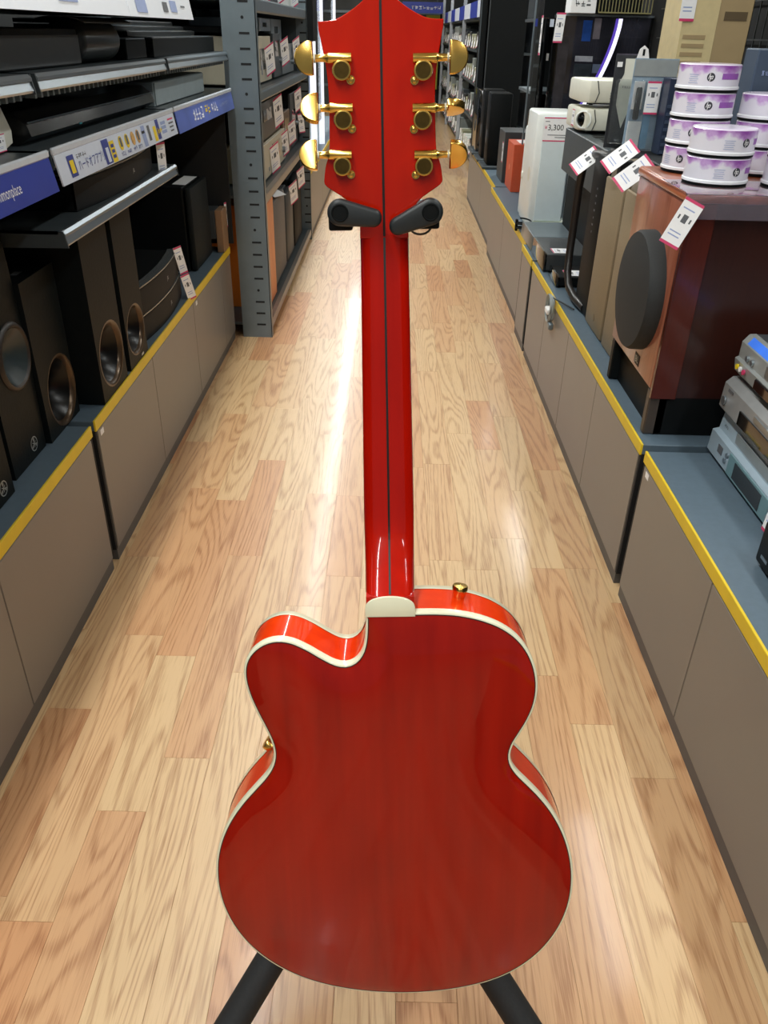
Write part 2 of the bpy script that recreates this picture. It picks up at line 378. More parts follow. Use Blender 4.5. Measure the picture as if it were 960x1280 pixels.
# sign strips clipped to the shelf fronts (tilted a little towards the aisle)
def sign(parent, y0, y1, zt, zb, m, Xt=-0.648, Xb=-0.638):
    part('sign_rail', MB().box(-0.652, -0.643, y0, y1, zt, zt+0.014, bev=0.003), mat('clear_rail', (205, 212, 220), 0.2, var=0.03), parent, smooth=0)
    part('sign_panel', MB().prism([(Xt, zt), (Xt+0.003, zt), (Xb+0.003, zb), (Xb, zb)], 'y', y0+0.002, y1-0.002), m, parent, smooth=0)
    return Vector((Xb-Xt, 0, zb-zt)).normalized()*-1
def onsign(y, k, zt=1.004, zb=0.950, e=0.0036): # point on the panel, k = 0 top .. 1 bottom
    return Vector((-0.648 + 0.010*k + e, y, zt + (zb-zt)*k))
up_ = sign(SA, 0.665, 1.615, 1.004, 0.946, M_BLUE)
YD = Vector((0, 1, 0))
M_SIGNT = mat('white_lettering', (238, 240, 250), 0.5)
text('commonplace', 0.026, onsign(1.397, 0.52), YD, up_, M_SIGNT, SA, wid=0.115)
M_SKY = mat('printed_blue_panel', (92, 112, 190), 0.3, var=0.25, scale=5)
up_ = sign(SB, 1.637, 2.585, 1.004, 0.950, M_SIGNW)
def patch(parent, y, k, w, h, m, name='print', e=0.0036): return part(name, MB().quad(onsign(y, k, e=e), YD, up_, w, h), m, parent, smooth=0)
M_NAVY = mat('navy_print', (50, 62, 140), 0.5)
patch(SB, 1.712, 0.5, 0.038, 0.040, M_NAVY); patch(SB, 1.712, 0.52, 0.022, 0.024, M_YELP, e=0.0042)
text('ハードオフアプリ', 0.024, onsign(1.83, 0.60), YD, up_, M_NAVY, SB, wid=0.165)
scribble(SB, onsign(1.775, 0.25), YD, up_, 0.06, 0.010, M_INK, 5)
patch(SB, 1.935, 0.5, 0.045, 0.050, M_NAVY); patch(SB, 1.937, 0.62, 0.02, 0.03, M_SIGNW, e=0.0042)
patch(SB, 1.978, 0.58, 0.034, 0.044, M_YELP)
for i in range(3): patch(SB, 1.978, 0.36+0.2*i, 0.02, 0.007, M_NAVY, e=0.0042)
M_TAN = mat('tan_print', (205, 160, 90), 0.5, var=0.3, scale=120)
for i, yy in enumerate((2.045, 2.095, 2.145, 2.19)):
    b = MB(); c = onsign(yy, 0.40)
    b.lathe([(0.0155, 0), (0.0155, 0.0004)], c, YD.cross(up_), 14); part('print', b, M_YELP if i < 2 else M_TAN, SB, smooth=0)
    patch(SB, yy, 0.36, 0.014, 0.020, M_INK if i != 2 else M_TAN, e=0.0046)
    scribble(SB, onsign(yy, 0.82), YD, up_, 0.034, 0.010, M_NAVY, 3)
patch(SB, 2.245, 0.5, 0.032, 0.048, M_LBLUE); patch(SB, 2.24, 0.32, 0.026, 0.006, M_INKB, e=0.0042); patch(SB, 2.295, 0.45, 0.022, 0.036, M_INK)
patch(SB, 2.35, 0.58, 0.028, 0.036, M_YELP); patch(SB, 2.385, 0.45, 0.030, 0.048, M_NAVY)
scribble(SB, onsign(2.392, 0.52, e=0.0044), YD, up_, 0.055, 0.02, M_YELP, 4)
for i in range(3): patch(SB, 2.445, 0.25+0.2*i, 0.05, 0.008, M_LBLUE)
for i in range(4): patch(SB, 2.53, 0.2+0.18*i, 0.06-0.008*i, 0.004, M_PINK if i == 0 else M_INK)
up_ = sign(SD, 2.607, 3.545, 1.004, 0.946, M_SKY)
scribble(SD, onsign(2.90, 0.5), YD, up_, 0.16, 0.038, M_SIGNT, 4); scribble(SD, onsign(3.05, 0.48), YD, up_, 0.09, 0.036, M_YELP, 2)
scribble(SD, onsign(3.17, 0.46), YD, up_, 0.11, 0.034, M_SIGNT, 3); scribble(SD, onsign(3.34, 0.5), YD, up_, 0.16, 0.014, M_LBLUE, 8)
# white header panels above the top shelf
hd = thing('header_sign', 'white header panels with faint blue prints above the left shelves', 'sign', (-0.66, 2.0, 1.24))
for a, c in ((0.3, 1.27), (1.275, 2.098), (2.104, 2.75)):
    part('panel', MB().prism([(-0.60, 1.238), (-0.596, 1.238), (-0.63, 1.42), (-0.634, 1.42)], 'y', a, c), mat('white_header_acrylic', (240, 244, 250), 0.3, var=0.01), hd, smooth=0)
part('top_board', MB().box(-1.12, -0.62, 0.3, 2.75, 1.24, 1.247), M_STEELD, hd, smooth=0)
for yy, zz, w_, h_, m_ in ((1.72, 1.27, .10, .03, M_LBLUE), (2.21, 1.262, .09, .03, M_LBLUE), (2.44, 1.263, .05, .022, M_INK), (2.53, 1.266, .07, .026, M_LBLUE), (2.64, 1.268, .05, .004, M_INK), (2.0, 1.29, .1, .004, M_INK)):
    part('print', MB().quad((-0.595 - (zz-1.238)*0.19 , yy, zz), YD, (-0.19, 0, 1), w_, h_), m_, hd, smooth=0)
# ------------------------------------------------------------------ loudspeakers on the left cabinets
T = 0.4055
M_BRONZE = mat('bronze_flare', (86, 70, 54), 0.3, metal=0.6, var=0.06)
M_CONE = mat('woofer_cone', (38, 52, 56), 0.4, var=0.06, coat=0.1)
M_SURR = mat('rubber_surround', (46, 38, 32), 0.45, var=0.08)
M_EMB = mat('silver_emblem', (178, 184, 182), 0.35, metal=0.5)
XP = Vector((1, 0, 0))
def yz_ellipse(mb, x, yc, zc, rings, n=32, mi=0, cap=True):
    """rings: (x offset, ry, rz) swept into a bowl on a face looking along +x"""
    vs = []; fs = []
    for (dx, ry, rz) in rings:
        for k in range(n):
            a = 2*math.pi*k/n; vs.append((x+dx, yc+ry*math.cos(a), zc+rz*math.sin(a)))
    for i in range(len(rings)-1):
        for k in range(n): fs.append((i*n+k, i*n+(k+1) % n, (i+1)*n+(k+1) % n, (i+1)*n+k))
    if cap: fs.append(tuple((len(rings)-1)*n+k for k in range(n)))
    return mb.add(vs, fs, mi)
def emblem(t, x, y, z, r):
    b = MB(); c = Vector((x, y, z))
    for k in range(24):
        a0, a1 = 2*math.pi*k/24, 2*math.pi*(k+1)/24
        p = [c + Vector((0, rr*math.cos(a), rr*math.sin(a))) for a in (a0, a1) for rr in (r, r*0.86)]
        b.add([p[0], p[2], p[3], p[1]], [(0, 1, 2, 3)])
    for k in range(3):
        a = math.pi/2 + k*2*math.pi/3; d = Vector((0, math.cos(a), math.sin(a))); e = Vector((0, -d.z, d.y))
        b.quad(c + d*r*0.12, e, d, r*0.12, r*1.3); b.quad(c + d*r*0.62 + e*r*0.14, e, d, r*0.09, r*0.5); b.quad(c + d*r*0.62 - e*r*0.14, e, d, r*0.09, r*0.5)
    part('emblem', b, M_EMB, t, 'round silver emblem', smooth=0)
def holed_box(t, xf, xb, y0, y1, z0, z1, holes, m):
    """cabinet whose front board (facing +x) has real openings: built from the holes outwards"""
    part('cabinet', MB().box(xb, xf-0.0725, y0, y1, z0, z1, bev=0.001), m, t, smooth=0)
    bm = []; pts = [Vector((y0, z0)), Vector((y1, z0)), Vector((y1, z1)), Vector((y0, z1))]; ed = [(0, 1), (1, 2), (2, 3), (3, 0)]
    for (yc, zc, ry, rz) in holes:
        o = len(pts); n = 32
        for k in range(n): pts.append(Vector((yc+ry*math.cos(2*math.pi*k/n), zc+rz*math.sin(2*math.pi*k/n))))
        ed += [(o+k, o+(k+1) % n) for k in range(n)]
    vv, ee, ff, *_ = delaunay_2d_cdt(pts, ed, [], 0, 1e-6)
    keep = []
    for f in ff:
        c = sum((vv[i] for i in f), Vector((0, 0)))/len(f)
        if all(((c.x-h[0])/h[2])**2 + ((c.y-h[1])/h[3])**2 > 1 for h in holes): keep.append(tuple(f))
    b = MB(); n = len(vv)
    b.add([(xf, v.x, v.y) for v in vv], keep)
    b.box(xf-0.072, xf-0.071, y0, y1, z0, z1)
    for (a, c) in ((0, 1), (1, 2), (2, 3), (3, 0)):
        p, q = pts[a], pts[c]; b.add([(xf, p.x, p.y), (xf, q.x, q.y), (xf-0.072, q.x, q.y), (xf-0.072, p.x, p.y)], [(0, 1, 2, 3)])
    part('front_baffle', b, m, t, smooth=0)
def port(t, xf, yc, zc, ry, rz):
    b = MB(); yz_ellipse(b, xf, yc, zc, [(0.0006, ry*1.0, rz*1.0), (0.0008, ry*0.95, rz*0.955), (-0.003, ry*0.885, rz*0.90), (-0.010, ry*0.845, rz*0.865)], cap=False)
    part('port_flare', b, M_BRONZE, t, 'bronze port flare', smooth=60)
    b = MB(); yz_ellipse(b, xf, yc, zc, [(-0.009, ry*0.86, rz*0.88), (-0.016, ry*0.78, rz*0.81), (-0.030, ry*0.66, rz*0.70), (-0.050, ry*0.52, rz*0.56), (-0.068, ry*0.50, rz*0.54), (-0.069, 0.003, 0.004)])
    part('port_tube', b, mat('port_black', (7, 7, 8), 0.3, spec=0.3), t, 'gloss black port opening', smooth=60)
def woofer(t, xf, yc, zc, r):
    b = MB(); yz_ellipse(b, xf, yc, zc, [(0.0006, r, r), (0.006, r*0.95, r*0.95), (0.007, r*0.88, r*0.88), (0.002, r*0.82, r*0.82)], cap=False)
    part('surround', b, M_SURR, t, smooth=60)
    b = MB(); yz_ellipse(b, xf, yc, zc, [(0.0032, r*0.82, r*0.82), (-0.010, r*0.6, r*0.6), (-0.026, r*0.32, r*0.32), (-0.030, r*0.16, r*0.16), (-0.024, 0.004, 0.004)])
    part('cone', b, M_CONE, t, smooth=60)
S0 = thing('floor_speaker', 'black speaker at the left photo edge with only its round emblem showing', 'speaker', (-0.88, 1.25, T), 'black speakers on the left cabinets')
part('cabinet', MB().box(-1.05, -0.748, 1.17, 1.395, T, 0.80, bev=0.002), M_BLACK, S0, smooth=0); emblem(S0, -0.7472, 1.352, 0.437, 0.016)
S1 = thing('floor_speaker', 'black speaker with a round woofer cone above a silver emblem', 'speaker', (-0.9, 1.52, T), 'black speakers on the left cabinets')
holed_box(S1, -0.765, -1.06, 1.44, 1.605, T, 0.86, [(1.548, 0.635, 0.070, 0.070)], M_BLACK); woofer(S1, -0.765, 1.548, 0.635, 0.071)
emblem(S1, -0.7642, 1.55, 0.437, 0.0165)
S2 = thing('floor_speaker', 'shorter black speaker with bronze port, right of the round woofer', 'speaker', (-0.9, 1.7, T), 'black speakers on the left cabinets')
holed_box(S2, -0.755, -1.05, 1.615, 1.80, T, 0.765, [(1.722, 0.492, 0.078, 0.080)], M_BLACK); port(S2, -0.755, 1.722, 0.492, 0.082, 0.084)
part('top_marking', MB().box(-0.80, -0.785, 1.68, 1.71, 0.7652, 0.7656), M_INK, S2, smooth=0)
S3 = thing('floor_speaker', 'tall black speaker with bronze port whose top meets the silver shelf edge', 'speaker', (-0.85, 1.94, T), 'black speakers on the left cabinets')
holed_box(S3, -0.703, -1.0, 1.835, 2.03, T, 0.822, [(1.935, 0.505, 0.086, 0.078)], M_BLACK); port(S3, -0.703, 1.935, 0.505, 0.091, 0.083)
S4 = thing('floor_speaker', 'black speaker with bronze port farthest along, beside two stacked centre speakers', 'speaker', (-0.85, 2.14, T), 'black speakers on the left cabinets')
holed_box(S4, -0.703, -1.0, 2.065, 2.235, T, 0.822, [(2.150, 0.497, 0.076, 0.066)], M_BLACK); port(S4, -0.703, 2.150, 0.497, 0.080, 0.070)
part('badge', MB().box(-0.7028, -0.702, 2.17, 2.19, 0.413, 0.419), M_EMB, S4, smooth=0)
def curved_center(t, xf, xb, y0, y1, z0, z1, bulge=0.02):
    n = 12; P = [(xf + bulge*(1-(2*i/n-1)**2) , y0+(y1-y0)*i/n) for i in range(n+1)]
    P += [(xb, y1), (xb, y0)]
    part('cabinet', MB().prism(P, 'z', z0, z1-0.004, bev=0.001, seg=1), M_BLACKM, t, smooth=30)
    Q = [(xf + 0.001 + bulge*(1-(2*i/n-1)**2), y0+(y1-y0)*i/n) for i in range(n+1)]
    part('front_grille', MB().prism(Q + [(x-0.006, y) for x, y in Q[::-1]], 'z', z0+0.006, z1-0.008), mat('dark_grille_cloth', (30, 30, 30), 0.6, var=0.2, scale=400, bump=0.2, spec=0.2), t, smooth=30)
    part('trim_line', MB().prism([(x+0.001, y) for x, y in Q] + [(x-0.03, y) for x, y in Q[::-1]], 'z', z1-0.0035, z1), mat('silver_trim', (150, 156, 158), 0.25, metal=0.7), t, 'thin silver trim along the top front', smooth=30)
    ym = y0+(y1-y0)*0.6; xm = xf + bulge*(1-(2*0.6-1)**2) + 0.0015
    text('JBL', (z1-z0)*0.2, (xm, ym, (z0+z1)/2), (-0.05, 1, 0), (0, 0, 1), M_EMB, t, 'badge_lettering')
C1 = thing('centre_speaker', 'lower of two stacked black centre speakers beside the yellow edge', 'speaker', (-0.86, 2.53, T), 'centre speakers stacked on the left cabinet')
curved_center(C1, -0.735, -0.98, 2.265, 2.80, T, 0.485)
C2 = thing('centre_speaker', 'upper of two stacked black centre speakers, with silver top line', 'speaker', (-0.86, 2.53, 0.486), 'centre speakers stacked on the left cabinet')
curved_center(C2, -0.735, -0.98, 2.255, 2.79, 0.486, 0.568)
price_tag(C2, (-0.718, 2.77, 0.535), (0.3, 1, 0), (-0.1, -0.30, 1), 0.05, 0.10); price_tag(C1, (-0.700, 2.77, 0.445), (0.3, 1, 0), (-0.1, -0.45, 1), 0.055, 0.105)
C3 = thing('centre_speaker', 'small black centre speaker with grey top on the lowest left shelf, tagged at its end', 'speaker', (-0.85, 2.2, 0.866))
curved_center(C3, -0.690, -0.96, 1.83, 2.46, 0.8665, 0.934, 0.022)
part('top_panel', MB().prism([(-0.70, 1.86), (-0.68, 2.02), (-0.673, 2.14), (-0.68, 2.28), (-0.70, 2.44), (-0.95, 2.44), (-0.95, 1.86)], 'z', 0.9342, 0.936), mat('grey_top_panel', (128, 138, 140), 0.4), C3, smooth=0)
price_tag(C3, (-0.664, 2.475, 0.893), (0.3, 1, 0), (0.02, -0.05, 1), 0.045, 0.088)
S5 = thing('floor_speaker', 'deep black box speaker with a proud front grille and a price tag lying on top', 'speaker', (-0.95, 3.28, T), 'black speakers on the left cabinets')
part('cabinet', MB().box(-1.12, -0.775, 3.12, 3.42, T, 0.712, bev=0.003), M_BLACKM, S5, smooth=0)
part('front_grille', MB().box(-0.768, -0.745, 3.125, 3.415, T+0.004, 0.708, bev=0.006, seg=2), mat('charcoal_grille', (28, 32, 32), 0.6, spec=0.2, var=0.2, scale=300, bump=0.2), S5)
price_tag(S5, (-0.80, 3.28, 0.7135), (-1, 0, 0.04), (0, 1, 0), 0.05, 0.20)
S6 = thing('bookshelf_speaker', 'speaker with a brown front panel next to the grey rack post', 'speaker', (-0.85, 3.6, T))
part('cabinet', MB().box(-0.98, -0.73, 3.44, 3.545, 0.46, 0.575, bev=0.003), M_DGREY, S6, smooth=0)
part('front_panel', MB().box(-0.729, -0.700, 3.44, 3.545, T, 0.575, bev=0.002), mat('brown_front_board', (150, 118, 90), 0.35, var=0.1, scale=12), S6, smooth=0)
part('foot_block', MB().box(-0.98, -0.78, 3.45, 3.545, T, 0.4595), M_BLACKM, S6, smooth=0)
price_tag(S6, (-0.699, 3.55, 0.54), (0.3, 1, 0), (0, 0, 1), 0.045, 0.10)
# ------------------------------------------------------------------ devices on the left upper shelves
t = thing('disc_recorder', 'wide flat black device at the left photo edge on the upper shelf', 'recorder', (-0.88, 1.6, 1.1425))
part('case', MB().box(-1.05, -0.70, 1.25, 2.03, 1.1425, 1.212, bev=0.004, seg=2), M_BLACK, t); part('front_panel', MB().box(-0.6995, -0.697, 1.255, 2.025, 1.147, 1.200), M_DGREY, t, smooth=0)
t = thing('drum_speaker', 'black drum-shaped device with a flap lying over it', 'speaker', (-0.78, 2.2, 1.1425))
b = MB(); prof = [(0.039, 0), (0.0435, 0.004), (0.045, 0.02), (0.045, 0.25)]
prof += [(0.045*math.cos(a), 0.25+0.065*math.sin(a)) for a in [R(x) for x in (15, 30, 45, 60, 75, 86)]]
b.lathe(prof, (-0.735, 2.045, 1.188), (0, 1, 0), 28)
part('body', b, mat('satin_black', (30, 36, 36), 0.28, var=0.05), t, smooth=50)
b = MB(); ns = 10
top = [(-0.735 + 0.060*math.sin(a), 1.2325 + 0.014*math.cos(a) - 0.014 + 0.003) for a in [R(-75+15*i) for i in range(ns+1)]]
b.prism(top + [(x, z-0.0025) for x, z in top[::-1]], 'y', 2.02, 2.38); part('flap', b, M_DGREY, t, smooth=50)
t = thing('disc_recorder', 'small black box right of the drum-shaped device on the upper shelf', 'recorder', (-0.85, 2.58, 1.1425))
part('case', MB().box(-1.05, -0.70, 2.39, 2.58, 1.1425, 1.188, bev=0.002), M_BLACKM, t, smooth=0)
part('top_lid', MB().box(-1.05, -0.70, 2.395, 2.575, 1.1882, 1.191), M_SILVER, t, smooth=0)
for i, (z0, z1, xf, lab) in enumerate(((1.1425, 1.193, -0.69, 'lowest long black player of the stack by the grey rack'), (1.1935, 1.208, -0.76, 'slim player second from the bottom of the stack by the grey rack'), (1.2085, 1.221, -0.80, 'slim player third from the bottom of the stack by the grey rack'), (1.2215, 1.234, -0.84, 'topmost slim player of the stack by the grey rack'))):
    t = thing('disc_player', lab, 'player', (-0.9, 3.1, z0), 'players stacked under the header sign')
    part('case', MB().box(-1.08, xf, 2.62, 3.50, z0, z1-0.0022, bev=0.0015), M_BLACKM, t, smooth=0)
    part('top_lid', MB().box(-1.07, xf-0.003, 2.63, 3.49, z1-0.002, z1), mat('bright_lid', (200, 206, 208), 0.12, metal=0.9), t, smooth=0)
t = thing('white_console', 'white plastic device with sloping end at the left edge, red printed tag below', 'device', (-0.8, 1.5, 1.0125))
P = [(1.30, 1.0125), (1.61, 1.0125), (1.655, 1.022), (1.66, 1.045), (1.625, 1.098), (1.30, 1.108)]
part('case', MB().prism(P, 'x', -0.98, -0.722, bev=0.008), M_CREAMW, t); price_tag(t, (-0.7195, 1.585, 1.03), (0, 1, 0), (0, 0, 1), 0.05, 0.03)
part('front_recess', MB().box(-0.7215, -0.7195, 1.40, 1.54, 1.03, 1.085), M_WHITE, t, smooth=0)
t = thing('sound_bar', 'long black sound bar with chamfered profile on the middle left shelf', 'sound bar', (-0.8, 2.2, 1.0125))
P = [(-0.86, 1.0125), (-0.735, 1.0125), (-0.705, 1.030), (-0.712, 1.052), (-0.738, 1.071), (-0.86, 1.071)]
part('case', MB().prism(P, 'y', 1.70, 2.62, bev=0.002), mat('piano_black', (18, 18, 18), 0.22, var=0.1), t, smooth=25)
part('end_cap', MB().prism([(x*1.0, z) for x, z in P], 'y', 2.6205, 2.63, bev=0.002), M_DGREY, t, smooth=25)
part('trim_line', MB().prism([(-0.706, 1.0535), (-0.7105, 1.0550), (-0.712, 1.0536), (-0.7085, 1.052)], 'y', 1.705, 2.615), M_SILVER, t, smooth=0)
part('status_light', MB().box(-0.7045, -0.703, 1.97, 1.985, 1.028, 1.031), mat('teal_indicator', (40, 130, 140), 0.4), t, smooth=0)
t = thing('disc_recorder', 'pale grey metal box on the middle left shelf, beside the rack post', 'recorder', (-0.86, 3.0, 1.0125))
part('case', MB().box(-1.02, -0.715, 2.66, 3.36, 1.0125, 1.078, bev=0.002), mat('pale_grey_metal', (150, 162, 164), 0.4, metal=0.3), t, smooth=0)
part('front_panel', MB().box(-0.7145, -0.711, 2.665, 3.355, 1.016, 1.075), mat('pale_grey_front', (168, 180, 182), 0.35, metal=0.3), t, smooth=0)
# ------------------------------------------------------------------ grey steel rack
rk = thing('steel_rack', 'tall grey steel rack with slotted posts and laden shelves on the left', 'rack', (-0.86, 4.6, 0))
def post(x0, x1, y, thick=0.04, tall=2.2):
    b = MB().box(x0, x1, y, y+0.003, 0, tall); b.box(x1-0.003, x1, y, y+thick, 0, tall)
    p = part('post', b, M_STEEL, rk, smooth=0)
    s = MB(); z = 0.06; k = 0
    xm = (x0*0.35+x1*0.65)
    while z < tall-0.05:
        if k % 5 == 3: s.lathe([(0.006, 0), (0.006, 0.0006)], (xm-0.005, y-0.0002, z), (0, -1, 0), 8)
        else: s.box(xm-0.020, xm+0.020, y-0.0008, y, z-0.004, z+0.004)
        z += 0.052; k += 1
    part('slot', s, M_SLOT, p, stuff=True, smooth=0)
post(-0.668, -0.535, 3.56); post(-0.60, -0.535, 5.585); post(-1.20, -1.10, 3.56); post(-1.20, -1.10, 5.585)
part('side_panel', MB().box(-1.10, -0.60, 5.589, 5.592, 0.0, 2.2), M_STEELD, rk, smooth=0)
part('back_panel', MB().box(-1.20, -1.195, 3.564, 5.59, 0.0, 2.2), mat('rack_back_black', (20, 22, 24), 0.7), rk, smooth=0)
DK = {0: 0.066, 1: 0.612, 2: 1.004, 3: 1.322}
for k, z in DK.items():
    sh = part('shelf', MB().box(-1.19, -0.56, 3.57, 5.585, z-0.012, z-0.001), M_STEELD, rk, smooth=0)
    h = 0.04 if k < 3 else 0.048
    part('front_beam', MB().prism([(-0.56, z), (-0.54, z), (-0.538, z-0.006), (-0.538, z-h+0.006), (-0.542, z-h), (-0.56, z-h)], 'y', 3.60, 5.585), mat('warm_grey_beam', (140, 132, 124), 0.3, metal=0.3) if k < 2 else M_STEEL, sh, smooth=0)
M_BEIGE = mat('beige_hifi', (190, 182, 160), 0.4, var=0.03); M_CHAMP = mat('champagne_front', (170, 158, 130), 0.3, metal=0.5)
def deck(name, label, cat, x0, x1, y0, y1, z0, z1, mc, mf, knobs=0, window=None, tag=None, grp=None, buttons=0, vents=False):
    t = thing(name, label, cat, ((x0+x1)/2, (y0+y1)/2, z0), grp)
    part('case', MB().box(x0, x1-0.012, y0, y1, z0+0.008, z1, bev=0.003), mc, t, smooth=0)
    part('front_panel', MB().box(x1-0.0115, x1, y0-0.001, y1+0.001, z0+0.006, z1+0.001, bev=0.002), mf, t, smooth=0)
    ft = MB()
    for yy in (y0+0.04, y1-0.04):
        part('foot', MB().cyl((x1-0.04, yy, z0), (x1-0.04, yy, z0+0.008), 0.012, n=10), M_BLACKM, t); part('foot', MB().cyl((x0+0.04, yy, z0), (x0+0.04, yy, z0+0.008), 0.012, n=10), M_BLACKM, t)
    h = z1-z0
    for k in range(knobs):
        yy = y1 - 0.05 - k*0.06; part('knob', MB().cyl((x1, yy, z0+h*0.4), (x1+0.014, yy, z0+h*0.4), 0.016, 0.014, 14), M_SILVER, t)
    if window: part('display_window', MB().box(x1, x1+0.002, y0+(y1-y0)*window[0], y0+(y1-y0)*window[1], z0+h*window[2], z0+h*window[3]), M_GLOSSB, t, smooth=0)
    for k in range(buttons):
        yy = y0 + (y1-y0)*(0.1+0.8*k/max(1, buttons-1)); part('button', MB().box(x1, x1+0.003, yy-0.01, yy+0.01, z0+h*0.2, z0+h*0.3), M_SILVER, t, smooth=0)
    if vents:
        b = MB()
        for i in range(5):
            for j in range(2): b.box(x0+0.14+j*0.03, x0+0.16+j*0.03, y0-0.0008, y0, z0+h*(0.5+0.06*i), z0+h*(0.53+0.06*i))
        part('vent_slots', b, M_INK, t, stuff=True, smooth=0)
    if tag: price_tag(t, tag[0], tag[1], tag[2], *tag[3:5])
    return t
TG = lambda y, z, w_=0.07, h_=0.13, lean=-0.95: ((-0.575, y, z), (0.6, 1, 0.5), (0.0, -0.5, 1), w_, h_)
deck('stereo_unit', 'beige hi-fi unit on the third rack shelf behind the front post', 'hi-fi', -1.0, -0.60, 3.78, 4.42, 1.005, 1.19, M_BEIGE, M_BEIGE, 1, (0.45, 0.9, 0.3, 0.75), TG(4.2, 1.10), 'hi-fi units on the grey rack', 3, True)
deck('stereo_unit', 'black deck lying on top of the beige hi-fi unit', 'hi-fi', -1.0, -0.66, 3.80, 4.44, 1.192, 1.225, M_BLACKM, M_BLACKM, 0, None, None, 'hi-fi units on the grey rack')
deck('stereo_unit', 'dark small stereo right of the beige hi-fi unit', 'hi-fi', -1.0, -0.60, 4.52, 4.80, 1.005, 1.20, M_BLACKM, M_STEELD, 1, (0.2, 0.8, 0.5, 0.85), TG(4.78, 1.12), 'hi-fi units on the grey rack')
deck('stereo_unit', 'silver-fronted small stereo at the far end of the third rack shelf', 'hi-fi', -1.0, -0.60, 4.86, 5.40, 1.005, 1.15, M_DGREY, M_SILVER, 2, (0.2, 0.6, 0.5, 0.85), TG(5.35, 1.12), 'hi-fi units on the grey rack')
for i, (a, c) in enumerate(((4.5, 4.9), (4.93, 5.35))):
    deck('disc_player', ('clear-fronted silver player, nearer one of two above the dark stereos', 'clear-fronted silver player, farther one of two above the dark stereos')[i], 'player', -1.0, -0.66, a, c, 1.203 if i == 0 else 1.153, 1.265, M_SILVER, mat('pale_silver', (190, 202, 210), 0.3, metal=0.5), 0, (0.3, 0.6, 0.4, 0.7), None, 'hi-fi units on the grey rack')
deck('cassette_deck', 'beige cassette deck with dark windows on the second rack shelf', 'cassette deck', -1.0, -0.585, 3.80, 4.72, 0.613, 0.765, M_CHAMP, M_BEIGE, 2, (0.45, 0.75, 0.35, 0.85), TG(4.62, 0.70), 'hi-fi units on the grey rack', 5)
price_tag(bpy.data.objects['cassette_deck'], (-0.565, 4.15, 0.69), (0.6, 1, 0.5), (0.0, -0.5, 1), 0.07, 0.14)
deck('amplifier', 'black amplifier standing on the beige cassette deck', 'amplifier', -1.0, -0.60, 3.92, 4.66, 0.766, 0.93, M_BLACKM, mat('gunmetal_front', (58, 56, 52), 0.3, metal=0.4), 2, (0.2, 0.6, 0.5, 0.8), TG(4.42, 0.87, 0.075, 0.15), 'hi-fi units on the grey rack')
deck('stereo_unit', 'brown-fronted stereo past the cassette deck on the second rack shelf', 'hi-fi', -1.0, -0.60, 4.78, 5.10, 0.613, 0.83, M_BLACKM, mat('brown_front', (110, 86, 62), 0.4), 1, (0.2, 0.8, 0.5, 0.85), TG(4.98, 0.72), 'hi-fi units on the grey rack')
deck('stereo_unit', 'dark stereo at the far end of the second rack shelf', 'hi-fi', -1.0, -0.60, 5.14, 5.52, 0.613, 0.90, M_BLACKM, M_DGREY, 1, (0.2, 0.8, 0.3, 0.7), TG(5.35, 0.86), 'hi-fi units on the grey rack')
price_tag(bpy.data.objects['stereo_unit.005'], (-0.575, 5.50, 0.72), (0.45, 1, 0), (-0.05, -0.4, 1), 0.07, 0.12)
for i, (a, c, h, m_, lab) in enumerate(((3.9, 4.3, .1, M_BEIGE, 'beige box at the near end of the top rack shelf'), (4.4, 4.8, .12, M_DGREY, 'dark grey box on the middle of the top rack shelf'), (4.85, 5.4, .11, M_WHITE, 'white box at the far end of the top rack shelf'))):
    deck('stereo_unit', lab, 'hi-fi', -1.0, -0.60, a, c, DK[3], DK[3]+h, m_, m_, 0, None, TG(c-0.1, DK[3]+h*0.6), 'hi-fi units on the grey rack')
M_ORW = wood('orange_wood_side', (214, 120, 40), (190, 96, 28), scale=(20, 20, 2.5), rough=0.35)
t = thing('bookshelf_speaker', 'speaker with orange wood side panel on the bottom rack shelf', 'speaker', (-0.75, 3.95, DK[0]), 'speakers on the bottom rack shelf')
part('cabinet', MB().box(-0.95, -0.595, 3.80, 4.07, DK[0], 0.53, bev=0.003), M_ORW, t, smooth=0); part('front_panel', MB().box(-0.594, -0.575, 3.80, 4.07, DK[0], 0.53, bev=0.003), M_ORW, t, smooth=0)
M_GRILL = mat('warm_grey_grille', (104, 98, 94), 0.6, var=0.12, scale=250, bump=0.15)
for i, (a, c, zt, m_, lab) in enumerate(((4.11, 4.60, 0.485, M_GRILL, 'warm grey speaker with curled price tag on the bottom rack shelf'), (4.65, 4.98, 0.44, M_DGREY, 'dark grey speaker in the middle of the bottom rack shelf'), (5.04, 5.45, 0.46, M_BLACKM, 'black speaker at the far end of the bottom rack shelf'))):
    t = thing('bookshelf_speaker', lab, 'speaker', (-0.75, a, DK[0]), 'speakers on the bottom rack shelf')
    part('cabinet', MB().box(-0.95, -0.625, a, c, DK[0], zt, bev=0.003), M_DGREY if i < 2 else M_BLACKM, t, smooth=0)
    part('front_grille', MB().box(-0.622, -0.585, a+0.004, c-0.004, DK[0]+0.006, zt-0.004, bev=0.012, seg=2), m_, t)
    if i == 0: price_tag(t, (-0.60, (a+c)/2, zt+0.012), (-1, 0, 0.5), (0.15, 1, -0.1), 0.06, 0.22)
    else: price_tag(t, (-0.570, (a+c)/2+0.08, zt-0.03), (0.6, 1, 0.5), (0.0, -0.5, 1), 0.08, 0.13)
